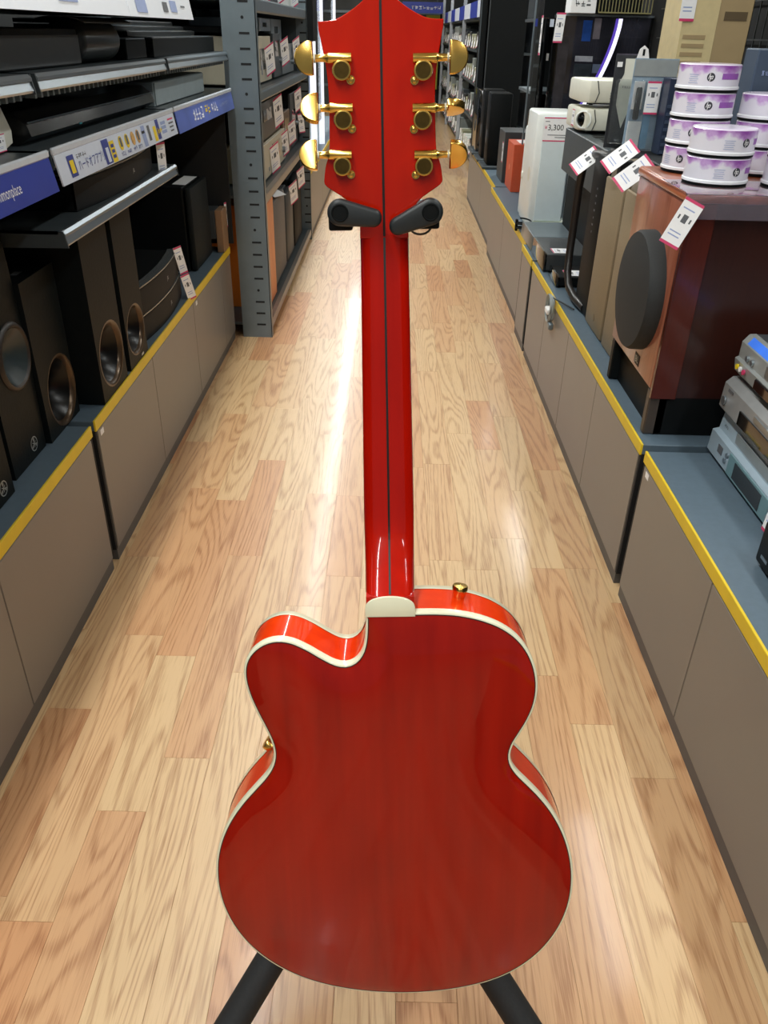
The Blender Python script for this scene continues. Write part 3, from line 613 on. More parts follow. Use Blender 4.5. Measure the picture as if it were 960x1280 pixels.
# ------------------------------------------------------------------ far left: glass display case and stock
t = thing('display_case', 'bright glass display case with glowing white posts and blue backing beyond the grey rack', 'display case', (-0.7, 7.4, 0.426))
M_WPOST = mat('lit_white_post', (240, 244, 255), 0.35, emit=0.75)
for yy in (6.40, 7.1, 8.6): part('light_post', MB().box(-0.60, -0.56, yy, yy+0.06, 0.426, 1.9), M_WPOST, t, smooth=0)
part('backing', MB().box(-1.0, -0.97, 6.3, 8.6, 0.426, 1.9), mat('pale_blue_backing', (150, 175, 215), 0.5, var=0.15, scale=6), t, smooth=0)
part('poster', MB().box(-0.66, -0.65, 6.62, 7.15, 0.70, 1.06), mat('blue_poster', (90, 125, 190), 0.4, var=0.3, scale=9), t, 'blue printed panel', smooth=0)
part('poster', MB().box(-0.66, -0.65, 6.62, 7.15, 1.075, 1.13), M_PINK, t, 'pink panel', smooth=0)
part('glass_pane', MB().box(-0.575, -0.57, 6.6, 8.6, 0.62, 1.9), mat('case_glass', (245, 250, 252), 0.02, trans=1.0), t, smooth=0)
MATS['case_glass'].node_tree.nodes['Principled BSDF'].inputs['IOR'].default_value = 1.1
for i in range(2):
    a = 5.70+0.30*i
    t = thing('boxed_item', ('nearer small dark boxed item with white tag on the cabinet past the rack', 'farther small grey boxed item with white tag on the cabinet past the rack')[i], 'box', (-0.7, a, 0.426), 'boxed items on the cabinet past the rack')
    part('box', MB().box(-0.85, -0.60, a, a+0.26, 0.426, 0.52+0.05*(i % 3), bev=0.003), (M_BLACKM, M_DGREY, M_STEELD)[i % 3], t, smooth=0); price_tag(t, (-0.592, a+0.13, 0.50), (0, 1, 0), (0.2, 0.2, 1), 0.05, 0.1)
t = thing('hanging_speaker', 'black box hanging high beside the grey rack end', 'speaker', (-0.6, 5.75, 1.22)); part('box', MB().box(-0.75, -0.50, 5.62, 5.9, 1.16, 1.6, bev=0.004), M_BLACKM, t, smooth=0); part('bracket', MB().box(-0.72, -0.70, 5.6, 5.62, 1.3, 1.4), M_STEELD, t, smooth=0)
# ------------------------------------------------------------------ right side: subwoofer, spindles, tall speakers
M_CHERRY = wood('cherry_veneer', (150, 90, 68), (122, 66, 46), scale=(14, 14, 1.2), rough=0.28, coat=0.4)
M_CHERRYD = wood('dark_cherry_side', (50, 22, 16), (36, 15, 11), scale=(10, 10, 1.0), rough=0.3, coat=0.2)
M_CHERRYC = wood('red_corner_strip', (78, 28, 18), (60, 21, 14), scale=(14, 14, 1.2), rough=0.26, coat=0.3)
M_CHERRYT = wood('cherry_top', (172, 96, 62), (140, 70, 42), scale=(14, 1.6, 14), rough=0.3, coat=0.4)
TZ = 0.952
sub = thing('subwoofer', 'large cherry wood subwoofer with a round black grille on the right cabinet', 'subwoofer', (0.80, 1.93, T))
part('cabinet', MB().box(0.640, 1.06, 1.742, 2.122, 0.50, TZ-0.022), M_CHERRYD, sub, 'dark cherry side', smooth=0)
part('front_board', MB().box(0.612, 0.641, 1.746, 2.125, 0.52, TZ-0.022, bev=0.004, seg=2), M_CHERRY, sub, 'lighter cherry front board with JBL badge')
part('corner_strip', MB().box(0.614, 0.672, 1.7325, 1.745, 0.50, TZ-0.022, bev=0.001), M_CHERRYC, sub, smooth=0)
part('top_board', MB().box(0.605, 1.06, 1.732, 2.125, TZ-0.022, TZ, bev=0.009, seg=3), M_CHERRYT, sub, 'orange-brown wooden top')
part('base', MB().box(0.64, 1.06, 1.742, 2.122, T, 0.50), M_BLACKM, sub, 'black base section', smooth=0)
for yy in (1.742, 2.095): part('foot', MB().box(0.615, 0.66, yy, yy+0.025, T, 0.518, bev=0.003), mat('dark_taupe_foot', (66, 58, 52), 0.45) if yy < 2 else M_BLACK, sub, smooth=0)
b = MB(); yc, zc, ry, rz = 1.905, 0.705, 0.138, 0.138
vs = []; fs = []; n = 40
for dx, k in ((0.0, 1.0), (-0.028, 0.99), (-0.036, 0.955), (-0.041, 0.6), (-0.042, 0.02)):
    for i in range(n): a = 2*math.pi*i/n; vs.append((0.612+dx, yc+ry*k*math.cos(a), zc+rz*k*math.sin(a)))
for i in range(4):
    for j in range(n): fs.append((i*n+j, i*n+(j+1) % n, (i+1)*n+(j+1) % n, (i+1)*n+j))
fs.append(tuple(4*n+j for j in range(n))); b.add(vs, fs)
part('round_grille', b, mat('black_speaker_cloth', (34, 36, 36), 0.75, var=0.15, scale=400, bump=0.2), sub, 'round black cloth grille', smooth=50)
text('JBL', 0.022, (0.6106, 1.875, 0.545), (0, -1, 0), (0, 0, 1), M_EMB, sub, 'badge_lettering'); part('badge', MB().box(0.6110, 0.612, 1.855, 1.895, 0.532, 0.558), M_INKB, sub, smooth=0)
price_tag(sub, (0.592, 1.70, 0.898), (0.86, -0.25, -0.40), (0.42, 0.05, 0.9), 0.042, 0.095)
t = thing('plastic_sheet', 'clear plastic sheet draped over the near edge of the wooden subwoofer top', 'plastic sheet', (0.85, 1.74, TZ))
b = MB().prism([(1.90, TZ+0.0006), (1.74, TZ+0.0006), (1.727, TZ-0.003), (1.722, TZ-0.012), (1.715, TZ-0.048), (1.7145, TZ-0.048), (1.7205, TZ-0.011), (1.726, TZ-0.001), (1.74, TZ+0.0014), (1.90, TZ+0.0014)], 'x', 0.60, 1.05)
part('sheet', b, mat('clear_plastic_sheet', (235, 225, 240), 0.06, trans=0.93, coat=1.0), t, smooth=30)
# disc spindles
def sleeve_mat():
    m = bpy.data.materials.new('spindle_sleeve'); m.use_nodes = True; nt = m.node_tree; N = nt.nodes; L = nt.links; b = N['Principled BSDF']
    tc = N.new('ShaderNodeTexCoord'); sx = N.new('ShaderNodeSeparateXYZ'); L.new(tc.outputs['Object'], sx.inputs[0])
    nz = N.new('ShaderNodeTexNoise'); nz.inputs['Scale'].default_value = 22; nz.inputs['Detail'].default_value = 5; L.new(tc.outputs['Object'], nz.inputs['Vector'])
    a = N.new('ShaderNodeMath'); a.operation = 'MULTIPLY_ADD'; a.inputs[1].default_value = 17.0; a.inputs[2].default_value = -0.62; L.new(sx.outputs[2], a.inputs[0])
    s = N.new('ShaderNodeMath'); s.operation = 'MULTIPLY_ADD'; s.inputs[1].default_value = 1.15; L.new(nz.outputs['Fac'], s.inputs[0]); L.new(a.outputs[0], s.inputs[2])
    cr = N.new('ShaderNodeValToRGB'); E_ = cr.color_ramp.elements
    E_[0].position = 0.62; E_[0].color = rgb((226, 224, 234)); E_[1].position = 0.9; E_[1].color = rgb((150, 80, 172)); e = E_.new(0.72); e.color = rgb((196, 160, 212))
    L.new(s.outputs[0], cr.inputs[0]); L.new(cr.outputs[0], b.inputs['Base Color']); b.inputs['Roughness'].default_value = 0.3; b.inputs['Coat Weight'].default_value = 0.5
    return m
M_SLV = sleeve_mat(); M_PURP = mat('purple_print', (150, 90, 176), 0.4, var=0.12)
RS, HS = 0.0665, 0.0555
def spindle(x, y, z, ang, label):
    t = thing('disc_spindle', label, 'disc spindle', (x, y, z), 'disc spindles stacked on the subwoofer')
    b = MB().lathe([(0.060, 0), (RS+0.0005, 0.001), (RS+0.0005, 0.0045), (RS-0.002, 0.005)], (x, y, z), (0, 0, 1), 36); part('base', b, M_BLACKM, t)
    b = MB().lathe([(RS-0.001, 0.0051), (RS+0.0022, 0.006), (RS+0.0022, 0.0105), (RS, 0.0125)], (x, y, z), (0, 0, 1), 36, caps=False); part('clear_rim', b, mat('clear_rim', (236, 238, 242), 0.15), t)
    b = MB().lathe([(RS, 0.0125), (RS, HS-0.003)], (x, y, z), (0, 0, 1), 40, caps=False); part('printed_sleeve', b, M_SLV, t, 'white and purple printed sleeve')
    b = MB().lathe([(RS, HS-0.003), (RS-0.002, HS-0.0006), (RS-0.012, HS), (0.01, HS-0.0004)], (x, y, z), (0, 0, 1), 36); part('lid', b, mat('pale_lilac_lid', (224, 214, 232), 0.2, coat=0.5), t)
    def onc(a, zz, e): return Vector((x+(RS+e)*math.sin(a), y-(RS+e)*math.cos(a), z+zz))
    # ring emblem with slanted strokes
    b = MB(); c0 = ang; r = 0.0085; m = 20
    def uv(u, v, e=0.0004): return onc(c0 + u/RS, 0.030+v, e)
    for k in range(m):
        a0, a1 = 2*math.pi*k/m, 2*math.pi*(k+1)/m
        b.add([uv(0, 0), uv(r*math.cos(a0), r*math.sin(a0)), uv(r*math.cos(a1), r*math.sin(a1))], [(0, 1, 2)])
    part('round_logo', b, mat('charcoal_logo', (58, 58, 66), 0.4), t, 'dark round logo', smooth=0)
    b = MB()
    for (u0, v0, u1, v1) in ((-.0048, -.0032, -.0022, .0072), (-.003, .002, .0002, .002), (-.0004, .002, -.0016, -.0034), (.0004, .002, -.002, -.0078), (.001, .0022, .0040, .0022), (.0040, .0022, .0030, -.0030), (.0004, -.003, .0030, -.0030)):
        d = Vector((u1-u0, v1-v0)).normalized()*0.00065; nx, ny = -d.y, d.x
        b.add([uv(u0+nx, v0+ny, .0008), uv(u1+nx, v1+ny, .0008), uv(u1-nx, v1-ny, .0008), uv(u0-nx, v0-ny, .0008)], [(0, 1, 2, 3)])
    part('logo_strokes', b, M_PAPER, t, smooth=0)
    b = MB(); c1 = ang+0.72
    K = 6
    for k in range(K):
        u0 = -0.024+0.048*k/K; u1 = -0.024+0.048*(k+1)/K
        P4 = [onc(c1+u0/RS, 0.026, 0.0003), onc(c1+u1/RS, 0.026, 0.0003), onc(c1+u1/RS, 0.0375, 0.0003), onc(c1+u0/RS, 0.0375, 0.0003)]
        b.add(P4, [(0, 1, 2, 3)])
    part('print_block', b, M_PURP, t, smooth=30)
    b = MB()
    for k in range(5): p = onc(ang-0.55+0.0*k, 0.034-0.004*k, 0.0004); b.quad(p, (math.cos(ang-.55), math.sin(ang-.55), 0), (0, 0, 1), 0.018 if k % 2 else 0.022, 0.0009)
    part('print_lines', b, M_LBLUE, t, smooth=0)
A = (0.700, 1.865); B_ = (0.705, 2.045); Cc = (0.855, 2.03); D_ = (0.862, 1.835); E2 = (0.62+0.005, 2.12)
Z0 = TZ+0.0015
for k in range(2): spindle(A[0], A[1], Z0+k*HS, 0.30 if k == 0 else 0.42, ('lower spindle of the short two-high stack at the front', 'upper spindle of the short two-high stack at the front')[k])
for k in range(4): spindle(B_[0], B_[1], Z0+k*HS, (-0.75, -0.5, -0.15, -0.25)[k], ('bottom spindle of the tall four-high stack, partly behind the short stack', 'second spindle from the bottom of the tall four-high stack', 'third spindle from the bottom of the tall four-high stack', 'topmost spindle of the tall four-high stack')[k])
for k in range(3): spindle(Cc[0], Cc[1], Z0+k*HS, (0.9, 0.7, 1.2)[k], ('bottom spindle of the shadowed stack at the back right', 'middle spindle of the back right stack', 'top spindle of the back right stack')[k])
for k in range(3): spindle(D_[0], D_[1], Z0+k*HS, (-0.2, -0.45, 0.6)[k], ('bottom spindle of the stack at the right photo edge', 'second spindle of the stack at the right photo edge', 'top spindle of the stack at the right photo edge')[k])
# pair of tall bronze speakers and a black one
M_BRZ = mat('bronze_grille_cloth', (134, 118, 92), 0.6, var=0.08, scale=300, bump=0.12)
for i, (a, c, lab) in enumerate(((2.14, 2.385, 'nearer of two tall bronze-fronted speakers, next to the wood subwoofer'), (2.40, 2.625, 'farther of two tall bronze-fronted speakers, next to the black curved one'))):
    t = thing('tower_speaker', lab, 'speaker', (0.72, (a+c)/2, T), 'tall bronze speakers')
    zt = 0.908
    P = [(0.668, T), (0.80, T), (0.80, zt-0.02), (0.74, zt), (0.70, zt-0.004), (0.678, zt-0.02), (0.668, zt-0.05)]
    part('cabinet', MB().prism(P, 'y', a, c, bev=0.004), mat('bronze_brown_body', (110, 98, 78), 0.4), t, smooth=35)
    part('front_grille', MB().box(0.655, 0.6675, a+0.004, c-0.004, T+0.004, zt-0.05, bev=0.005, seg=2), M_BRZ, t)
    part('tag_clip', MB().box(0.66, 0.70, (a+c)/2-0.02, (a+c)/2+0.02, zt-0.035, zt+0.006, bev=0.003), M_BLACKM, t, smooth=0)
    price_tag(t, (0.655-0.022*(i == 0), (a+c)/2-0.01, zt+0.018-0.010*(i == 0)), (0.5, -0.62, -0.6), (0.79, 0.0, 0.62), 0.05, 0.10)
    b = MB(); b.lathe([(0.012, 0), (0.012, 0.0006)], (0.655, (a+c)/2, 0.45), (-1, 0, 0), 16); b.lathe([(0.0095, 0.0006), (0.0095, 0.0012)], (0.655, (a+c)/2, 0.45), (-1, 0, 0), 16, 1)
    part('emblem', b, [M_BRONZE, M_BRZ], t, smooth=0)
t = thing('tower_speaker', 'tall black speaker with a curved side tube and a column of small white symbols', 'speaker', (0.72, 2.75, T))
part('body', MB().box(0.66, 0.79, 2.635, 2.83, T, 0.905, bev=0.012, seg=3), M_BLACKM, t)
tb = [(0.668, 2.70, T+0.018), (0.655, 2.80, T+0.022), (0.650, 2.90, T+0.035), (0.650, 2.955, T+0.075), (0.652, 2.975, T+0.13), (0.655, 2.985, 0.60), (0.655, 2.985, 0.76), (0.657, 2.97, 0.84), (0.662, 2.92, 0.885), (0.67, 2.80, 0.895), (0.68, 2.74, 0.893)]
part('side_tube', MB().tube(tb, 0.014, 10), mat('dark_brown_gloss', (34, 29, 26), 0.4), t, 'curved dark tube standing off the side')
b = MB()
for k in range(7): b.box(0.6592, 0.6598, 2.726, 2.740 if k % 2 else 2.734, 0.80-0.022*k, 0.806-0.022*k)
part('control_symbols', b, M_INK, t, stuff=True, smooth=0)
price_tag(t, (0.635, 2.85, 0.87), (0.5, -0.62, -0.6), (0.79, 0.0, 0.62), 0.05, 0.095)
# video recorders stacked at the right
def vcr(name, label, cat, xf, y0, y1, z0, z1, xb, prof, mc, mf):
    t = thing(name, label, cat, ((xf+xb)/2, (y0+y1)/2, z0), 'silver recorders stacked on the right cabinet')
    part('case', MB().prism([(xf+0.02, z0+0.006), (xb, z0+0.006), (xb, z1-0.002), (xf+0.03, z1-0.002), (xf+0.02, z1-0.012)], 'y', y0, y1, bev=0.002), mc, t, smooth=25)
    part('front_panel', MB().prism(prof + [(xf+0.029, z1-0.001), (xf+0.0195, z1-0.012), (xf+0.0195, z0+0.004)], 'y', y0-0.001, y1+0.001, bev=0.003), mf, t, smooth=25)
    for yy in (y0+0.05, y1-0.05):
        for xx in (xf+0.05, xb-0.05): part('foot', MB().cyl((xx, yy, z0), (xx, yy, z0+0.007), 0.012, n=10), M_BLACKM, t)
    return t
NY = (0, -1, 0)
M_VB = mat('blue_silver_plastic', (168, 186, 198), 0.35, metal=0.15, var=0.03); M_VBT = mat('blue_silver_case', (140, 162, 176), 0.4, metal=0.2)
x = 0.745
v1 = vcr('video_recorder', 'bottom pale blue-silver video recorder with a dark display window', 'recorder', x, 1.245, 1.655, T, 0.512, 1.08, [(x+0.004, T+0.004), (x-0.006, T+0.012), (x-0.004, T+0.060), (x+0.010, T+0.064), (x+0.014, T+0.100), (x+0.018, T+0.105)], M_VBT, M_VB)
part('display_window', MB().box(x-0.0075, x-0.004, 1.36, 1.50, T+0.016, T+0.052), M_GLOSSB, v1, smooth=0); part('window_frame', MB().box(x-0.0068, x-0.004, 1.325, 1.535, T+0.010, T+0.058, bev=0.002), mat('teal_silver_frame', (120, 156, 162), 0.3, metal=0.3), v1, smooth=0)
part('tape_flap', MB().box(x+0.009, x+0.012, 1.33, 1.56, T+0.070, T+0.094), mat('grey_flap', (150, 158, 160), 0.3, metal=0.4), v1, smooth=0)
for yy, zz in ((1.545, .045), (1.552, .030), (1.315, .045), (1.318, .028), (1.275, .04), (1.275, .02)): part('button', MB().cyl((x-0.005, yy, T+zz), (x-0.009, yy, T+zz), 0.006, n=12), M_SILVER, v1)
part('control_print', MB().box(x-0.0062, x-0.005, 1.575, 1.60, T+0.030, T+0.048), M_INK, v1, smooth=0); scribble(v1, (x+0.0085, 1.615, T+0.083), NY, (0.1, 0, 1), 0.022, 0.007, M_INKB, 4)
price_tag(v1, (x-0.012, 1.285, T+0.062), NY, (0.15, 0.1, 1), 0.045, 0.10)
x = 0.745
v2 = vcr('disc_recorder', 'middle silver recorder with a black panel in the stack of three', 'recorder', x, 1.23, 1.655, 0.513, 0.594, 1.08, [(x+0.003, 0.517), (x-0.004, 0.525), (x-0.002, 0.578), (x+0.012, 0.592)], mat('silver_case', (152, 162, 168), 0.35, metal=0.3), mat('warm_silver_front', (166, 168, 168), 0.3, metal=0.3))
part('black_panel', MB().box(x-0.0062, x-0.003, 1.26, 1.545, 0.527, 0.556), M_GLOSSB, v2, smooth=0); part('disc_tray', MB().box(x-0.0055, x-0.003, 1.30, 1.48, 0.562, 0.574, bev=0.001), M_SILVER, v2, smooth=0)
part('power_button', MB().cyl((x-0.004, 1.632, 0.543), (x-0.008, 1.632, 0.543), 0.010, n=16), M_SILVER, v2); part('maker_print', MB().box(x-0.0042, x-0.0032, 1.60, 1.625, 0.568, 0.574), M_INK, v2, smooth=0)
x = 0.750
v3 = vcr('disc_recorder', 'top silver recorder with a bright blue strip and coloured sockets', 'recorder', x, 1.23, 1.650, 0.595, 0.690, 1.08, [(x+0.014, 0.599), (x+0.002, 0.610), (x-0.003, 0.636), (x+0.004, 0.640), (x+0.004, 0.672), (x+0.016, 0.688)], M_SILVER, mat('silver_front', (170, 174, 172), 0.3, metal=0.3))
part('blue_strip', MB().prism([(x+0.0055, 0.6745), (x+0.016, 0.6885), (x+0.0165, 0.6882), (x+0.006, 0.674)], 'y', 1.235, 1.625), mat('bright_blue_strip', (70, 130, 250), 0.3), v3, smooth=0)
for yy in (1.60, 1.575): part('button', MB().cyl((x+0.004, yy, 0.650), (x-0.001, yy, 0.650), 0.006, n=12), M_SILVER, v3)
for i, yy in enumerate((1.625, 1.608, 1.59)):
    part('socket', MB().cyl((x-0.002, yy, 0.624), (x-0.006, yy, 0.624), 0.0055, n=12), (M_YELP, M_PAPER, M_PINK)[i], v3)
part('black_panel', MB().box(x-0.006, x+0.0, 1.30, 1.53, 0.612, 0.634, bev=0.002), M_GLOSSB, v3, smooth=0); part('tape_flap', MB().box(x+0.0015, x+0.004, 1.28, 1.51, 0.645, 0.668), M_SILVER, v3, smooth=0)
t = thing('power_amplifier', 'black box with a silver mark in front of the recorders at right edge', 'amplifier', (0.8, 1.05, T))
part('case', MB().box(0.675, 1.05, 0.86, 1.205, T+0.008, 0.497, bev=0.006, seg=2), M_BLACK, t); part('silver_mark', MB().box(0.6742, 0.675, 1.16, 1.185, 0.43, 0.436), M_SILVER, t, smooth=0)
for yy in (0.9, 1.17):
    for xx in (0.71, 1.01): part('foot', MB().cyl((xx, yy, T), (xx, yy, T+0.009), 0.012, n=10), M_BLACKM, t)
# ------------------------------------------------------------------ coil of cable hung over the yellow edge
t = thing('cable_coil', 'coil of grey cable hanging over the yellow edge of the right cabinet', 'cable', (0.59, 2.86, 0.37))
pts = []
for k in range(97):
    a = 2*math.pi*k/24; pts.append((0.583 + 0.006*math.sin(a*0.25+1), 2.865 + (0.050+0.005*math.sin(k))*math.cos(a), 0.372 + (0.046+0.004*math.cos(k*0.7))*math.sin(a)))
part('coil', MB().tube(pts, 0.0036, 6), mat('grey_cable', (142, 148, 146), 0.45), t); part('tie', MB().box(0.572, 0.594, 2.85, 2.90, 0.352, 0.372, bev=0.003), M_PAPER, t, 'white tie around the coil')
part('lead', MB().tube([(0.583, 2.86, 0.415), (0.60, 2.80, 0.418), (0.64, 2.73, 0.411)], 0.003, 6), M_DGREY, t); part('plug', MB().box(0.575, 0.592, 2.80, 2.84, 0.312, 0.334, bev=0.003), M_STEEL, t)
# ------------------------------------------------------------------ players, white unit, orange box
def player(lab, x0, y0, y1, z0, z1, mc, tagged=True, fc=None):
    t = thing('disc_player', lab, 'player', ((x0+1.0)/2, (y0+y1)/2, z0), 'players lying on the right cabinet')
    part('case', MB().box(x0+0.012, x0+0.24, y0, y1, z0+0.006, z1, bev=0.003), mc, t, smooth=0); part('front_panel', MB().prism([(x0+0.002, z0+0.004), (x0+0.012, z0+0.003), (x0+0.0118, z1+0.001), (x0+0.006, z1)], 'y', y0-0.001, y1+0.001, bev=0.001), fc or M_GLOSSB, t, smooth=25)
    for yy in (y0+0.04, y1-0.04): part('foot', MB().cyl((x0+0.05, yy, z0), (x0+0.05, yy, z0+0.007), 0.01, n=10), M_BLACKM, t)
    if tagged: price_tag(t, (x0+0.075, y0+0.06, z1+0.001), (0, 1, 0.0), (-1, 0, 0), 0.08, 0.07)
    return t
player('small black player lying nearest the black curved speaker', 0.625, 3.02, 3.20, T, 0.445, M_BLACKM)
player('black player with a tag on its top, second along the yellow edge', 0.612, 3.25, 3.56, T, 0.475, M_DGREY)
player('silver-grey player in front of the white tower unit', 0.615, 3.60, 3.93, T, 0.468, M_STEEL, False, M_SILVER)
t = thing('cable_coil', 'small dark coil of cable beside the silver-grey player', 'cable', (0.63, 4.02, T)); part('coil', MB().tube([(0.64+0.035*math.cos(k*.5), 4.02+0.045*math.sin(k*.5), T+0.006+0.0016*k) for k in range(30)], 0.004, 6), M_BLACKM, t); part('tie', MB().box(0.60, 0.612, 4.01, 4.03, T+0.002, T+0.055, bev=0.002), M_BLACKM, t)
t = thing('tower_unit', 'tall white upright unit with a price card reading 3,300', 'device', (0.76, 4.2, T))
part('body', MB().box(0.668, 0.86, 4.12, 4.40, T, 0.915, bev=0.012, seg=3), M_WHITE, t)
part('front_panel', MB().box(0.700, 0.835, 4.114, 4.121, T+0.03, 0.90, bev=0.003), mat('cool_white_panel', (214, 226, 228), 0.3, var=0.02), t, smooth=0)
part('seam_strip', MB().box(0.8365, 0.843, 4.112, 4.121, T+0.05, 0.87), M_SILVER, t, smooth=0)
part('foot_panel', MB().box(0.70, 0.85, 4.105, 4.12, T, T+0.028), mat('pale_yellow_foot', (216, 222, 196), 0.4), t, smooth=0)
part('side_recess', MB().lathe([(0.034, 0), (0.026, -0.006), (0.004, -0.008)], (0.6675, 4.2, 0.64), (-1, 0, 0), 20), M_CREAMW, t)
b = MB().quad((0.767, 4.1135, 0.845), (1, 0, 0), (0, 0, 1), 0.135, 0.105, 0, 0.0); 
for zz in (0.894, 0.797): b.quad((0.767, 4.1131, zz), (1, 0, 0), (0, 0, 1), 0.132, 0.005, 1)
for dx, zz, w_ in ((-.05, .879, .02), (0, .822, .09), (0.02, .812, .06)): b.quad((0.767+dx, 4.1131, zz), (1, 0, 0), (0, 0, 1), w_, 0.003, 2)
part('price_card', b, [M_PAPER, M_PINK, M_INK], t, 'white price card with pink lines', smooth=0)
text('3,300', 0.034, (0.757, 4.113, 0.853), (1, 0, 0), (0, 0, 1), M_INKB, t); text('¥', 0.02, (0.712, 4.113, 0.853), (1, 0, 0), (0, 0, 1), M_PINK, t)
t = thing('white_console', 'low white device standing just left of the white tower unit', 'device', (0.70, 4.5, T)); part('body', MB().box(0.675, 0.80, 4.41, 4.50, T, 0.83, bev=0.012, seg=3), M_WHITE, t); part('side_dial', MB().lathe([(0.02, 0), (0.018, 0.004), (0.008, 0.005)], (0.675, 4.455, 0.60), (-1, 0, 0), 18), M_CREAMW, t)
M_ORG = mat('orange_carton', (206, 84, 48), 0.5, var=0.04)
t = thing('orange_box', 'upright orange carton standing near the white tower unit', 'box', (0.75, 5.3, T))
part('carton', MB().box(0.715, 0.83, 5.13, 5.42, T, 0.668, bev=0.002), M_ORG, t, smooth=0)
part('top_seal', MB().box(0.755, 0.815, 5.2, 5.36, 0.6682, 0.6695), M_PAPER, t, smooth=0); part('white_mark', MB().lathe([(0.016, 0), (0.016, 0.0005)], (0.7145, 5.27, 0.53), (-1, 0, 0), 16), mat('pale_orange_mark', (232, 150, 120), 0.5), t, smooth=0)
text('e', 0.06, (0.812, 5.1292, 0.50), (1, 0, 0), (0, 0, 1), M_PAPER, t)
t = thing('dark_box', 'dark grey carton just behind the orange carton', 'box', (0.77, 5.6, T)); part('carton', MB().box(0.70, 0.86, 5.48, 5.78, T, 0.70, bev=0.002), M_DGREY, t, smooth=0); price_tag(t, (0.6985, 5.53, 0.58), (0, -1, 0), (0, 0, 1), 0.05, 0.12)
for i, (x0, a, c, zt, lab) in enumerate(((0.66, 6.05, 6.35, 0.88, 'nearest of the slim black speakers at the far end of the right cabinets'), (0.655, 6.42, 6.72, 0.88, 'middle slim black speaker at the far end of the right cabinets'), (0.648, 6.80, 7.22, 0.86, 'farthest black speaker of the row, with rippled glossy front'))):
    t = thing('tower_speaker', lab, 'speaker', (x0+0.1, (a+c)/2, T), 'slim black speakers far right')
    part('base_plate', MB().box(x0-0.03, x0+0.2, a, c, T, T+0.02, bev=0.004), M_STEELD, t, smooth=0); part('body', MB().box(x0, x0+0.15, a+0.05, c-0.05, T+0.02, zt, bev=0.012, seg=2), M_GLOSSB if i == 2 else M_BLACKM, t)
    part('front_driver', MB().lathe([(0.045, 0), (0.04, 0.004), (0.008, 0.001)], (x0, (a+c)/2, 0.60), (-1, 0, 0), 18), M_DGREY, t)
# ------------------------------------------------------------------ black carton, projectors, monitor, boxed phones behind
t = thing('long_carton', 'long dark carton with printed top behind the black curved speaker', 'box', (0.95, 3.4, T))
M_CART = mat('slate_carton', (62, 70, 74), 0.5, var=0.08)
part('carton', MB().box(0.740, 1.19, 3.0, 3.78, 0.72, 0.885, bev=0.003), M_CART, t, smooth=0)
for i in range(9): part('key_print', MB().box(0.78+0.01*(i % 2), 0.90, 3.04+0.085*i, 3.105+0.085*i, 0.8852, 0.8858), M_BLACKM, t, smooth=0)
for i in range(7): part('front_print', MB().box(0.7395, 0.7402, 3.05+0.05*i, 3.08+0.05*i, 0.83, 0.845), M_INK, t, smooth=0)
t2 = thing('display_plinth', 'black plinth standing behind the tall bronze speakers and under the long carton', 'plinth', (1.0, 3.0, T))
part('block', MB().box(0.803, 1.12, 2.215, 2.985, T, 0.895, bev=0.003), mat('black_plinth', (26, 28, 30), 0.55), t2, smooth=0); part('front_block', MB().box(0.745, 0.809, 2.845, 2.985, T, 0.895, bev=0.003), MATS['black_plinth'], t2, smooth=0); part('low_block', MB().box(0.80, 1.19, 2.99, 3.90, T, 0.719, bev=0.003), M_BLACKM, t2, smooth=0)
def projector(lab, z, x0, y0, lens):
    t = thing('projector', lab, 'projector', (x0+0.1, y0+0.12, z), 'white projectors stacked on the long carton')
    P = [(x0, y0+0.04), (x0+0.03, y0), (x0+0.20, y0), (x0+0.21, y0+0.02), (x0+0.21, y0+0.26), (x0, y0+0.26)]
    part('case', MB().prism(P, 'z', z+0.010, z+0.090, bev=0.010), M_CREAMW, t, smooth=40)
    part('seam', MB().tube([(x0+0.055, y0-0.0005, z+0.012), (x0+0.066, y0-0.001, z+0.045), (x0+0.055, y0-0.0005, z+0.088)], 0.002, 6), M_DGREY, t)
    for i in range(6 if lens else 3): part('vent_slat', MB().box(x0+0.11, x0+0.185, y0-0.0012, y0, z+0.025+0.009*i, z+0.029+0.009*i), M_INK, t, smooth=0)
    for xx in (x0+0.05, x0+0.17):
        part('foot', MB().cyl((xx, y0+0.05, z), (xx, y0+0.05, z+0.012), 0.009, n=10), M_DGREY, t); part('foot', MB().cyl((xx, y0+0.22, z), (xx, y0+0.22, z+0.012), 0.009, n=10), M_DGREY, t)
    if lens:
        ax = Vector((-0.55, -1, 0)); o = Vector((x0+0.022, y0+0.018, z+0.05))
        part('lens_ring', MB().lathe([(0.034, -0.01), (0.034, 0.010), (0.029, 0.012), (0.027, 0.002)], o, ax, 24, caps=False), M_WHITE, t); part('lens', MB().lathe([(0.028, 0.002), (0.015, 0.006), (0.002, 0.007)], o, ax, 24), M_GLOSSB, t, 'dark round lens')
        price_tag(t, (x0-0.001, y0+0.12, z+0.05), (0, -1, 0), (0, 0, 1), 0.05, 0.06)
projector('lower white projector with a dark round lens', 0.8862, 0.737, 3.52, True); projector('upper white projector lying on the one with the lens', 0.9868, 0.735, 3.52, False)
t = thing('monitor', 'wide glossy dark screen with a reflected curved white light', 'monitor', (0.98, 4.72, T))
part('stand', MB().box(0.82, 1.25, 4.706, 4.85, T, 0.74, bev=0.004), M_BLACKM, t, smooth=0); part('frame', MB().box(0.80, 1.29, 4.70, 4.745, 0.742, 1.318, bev=0.004), M_GLOSSB, t, smooth=0)
scr = part('screen', MB().box(0.825, 1.275, 4.697, 4.70, 0.77, 1.305), mat('dark_glossy_screen', (34, 34, 42), 0.05, var=0.9, scale=6, coat=1.0), t, smooth=0)
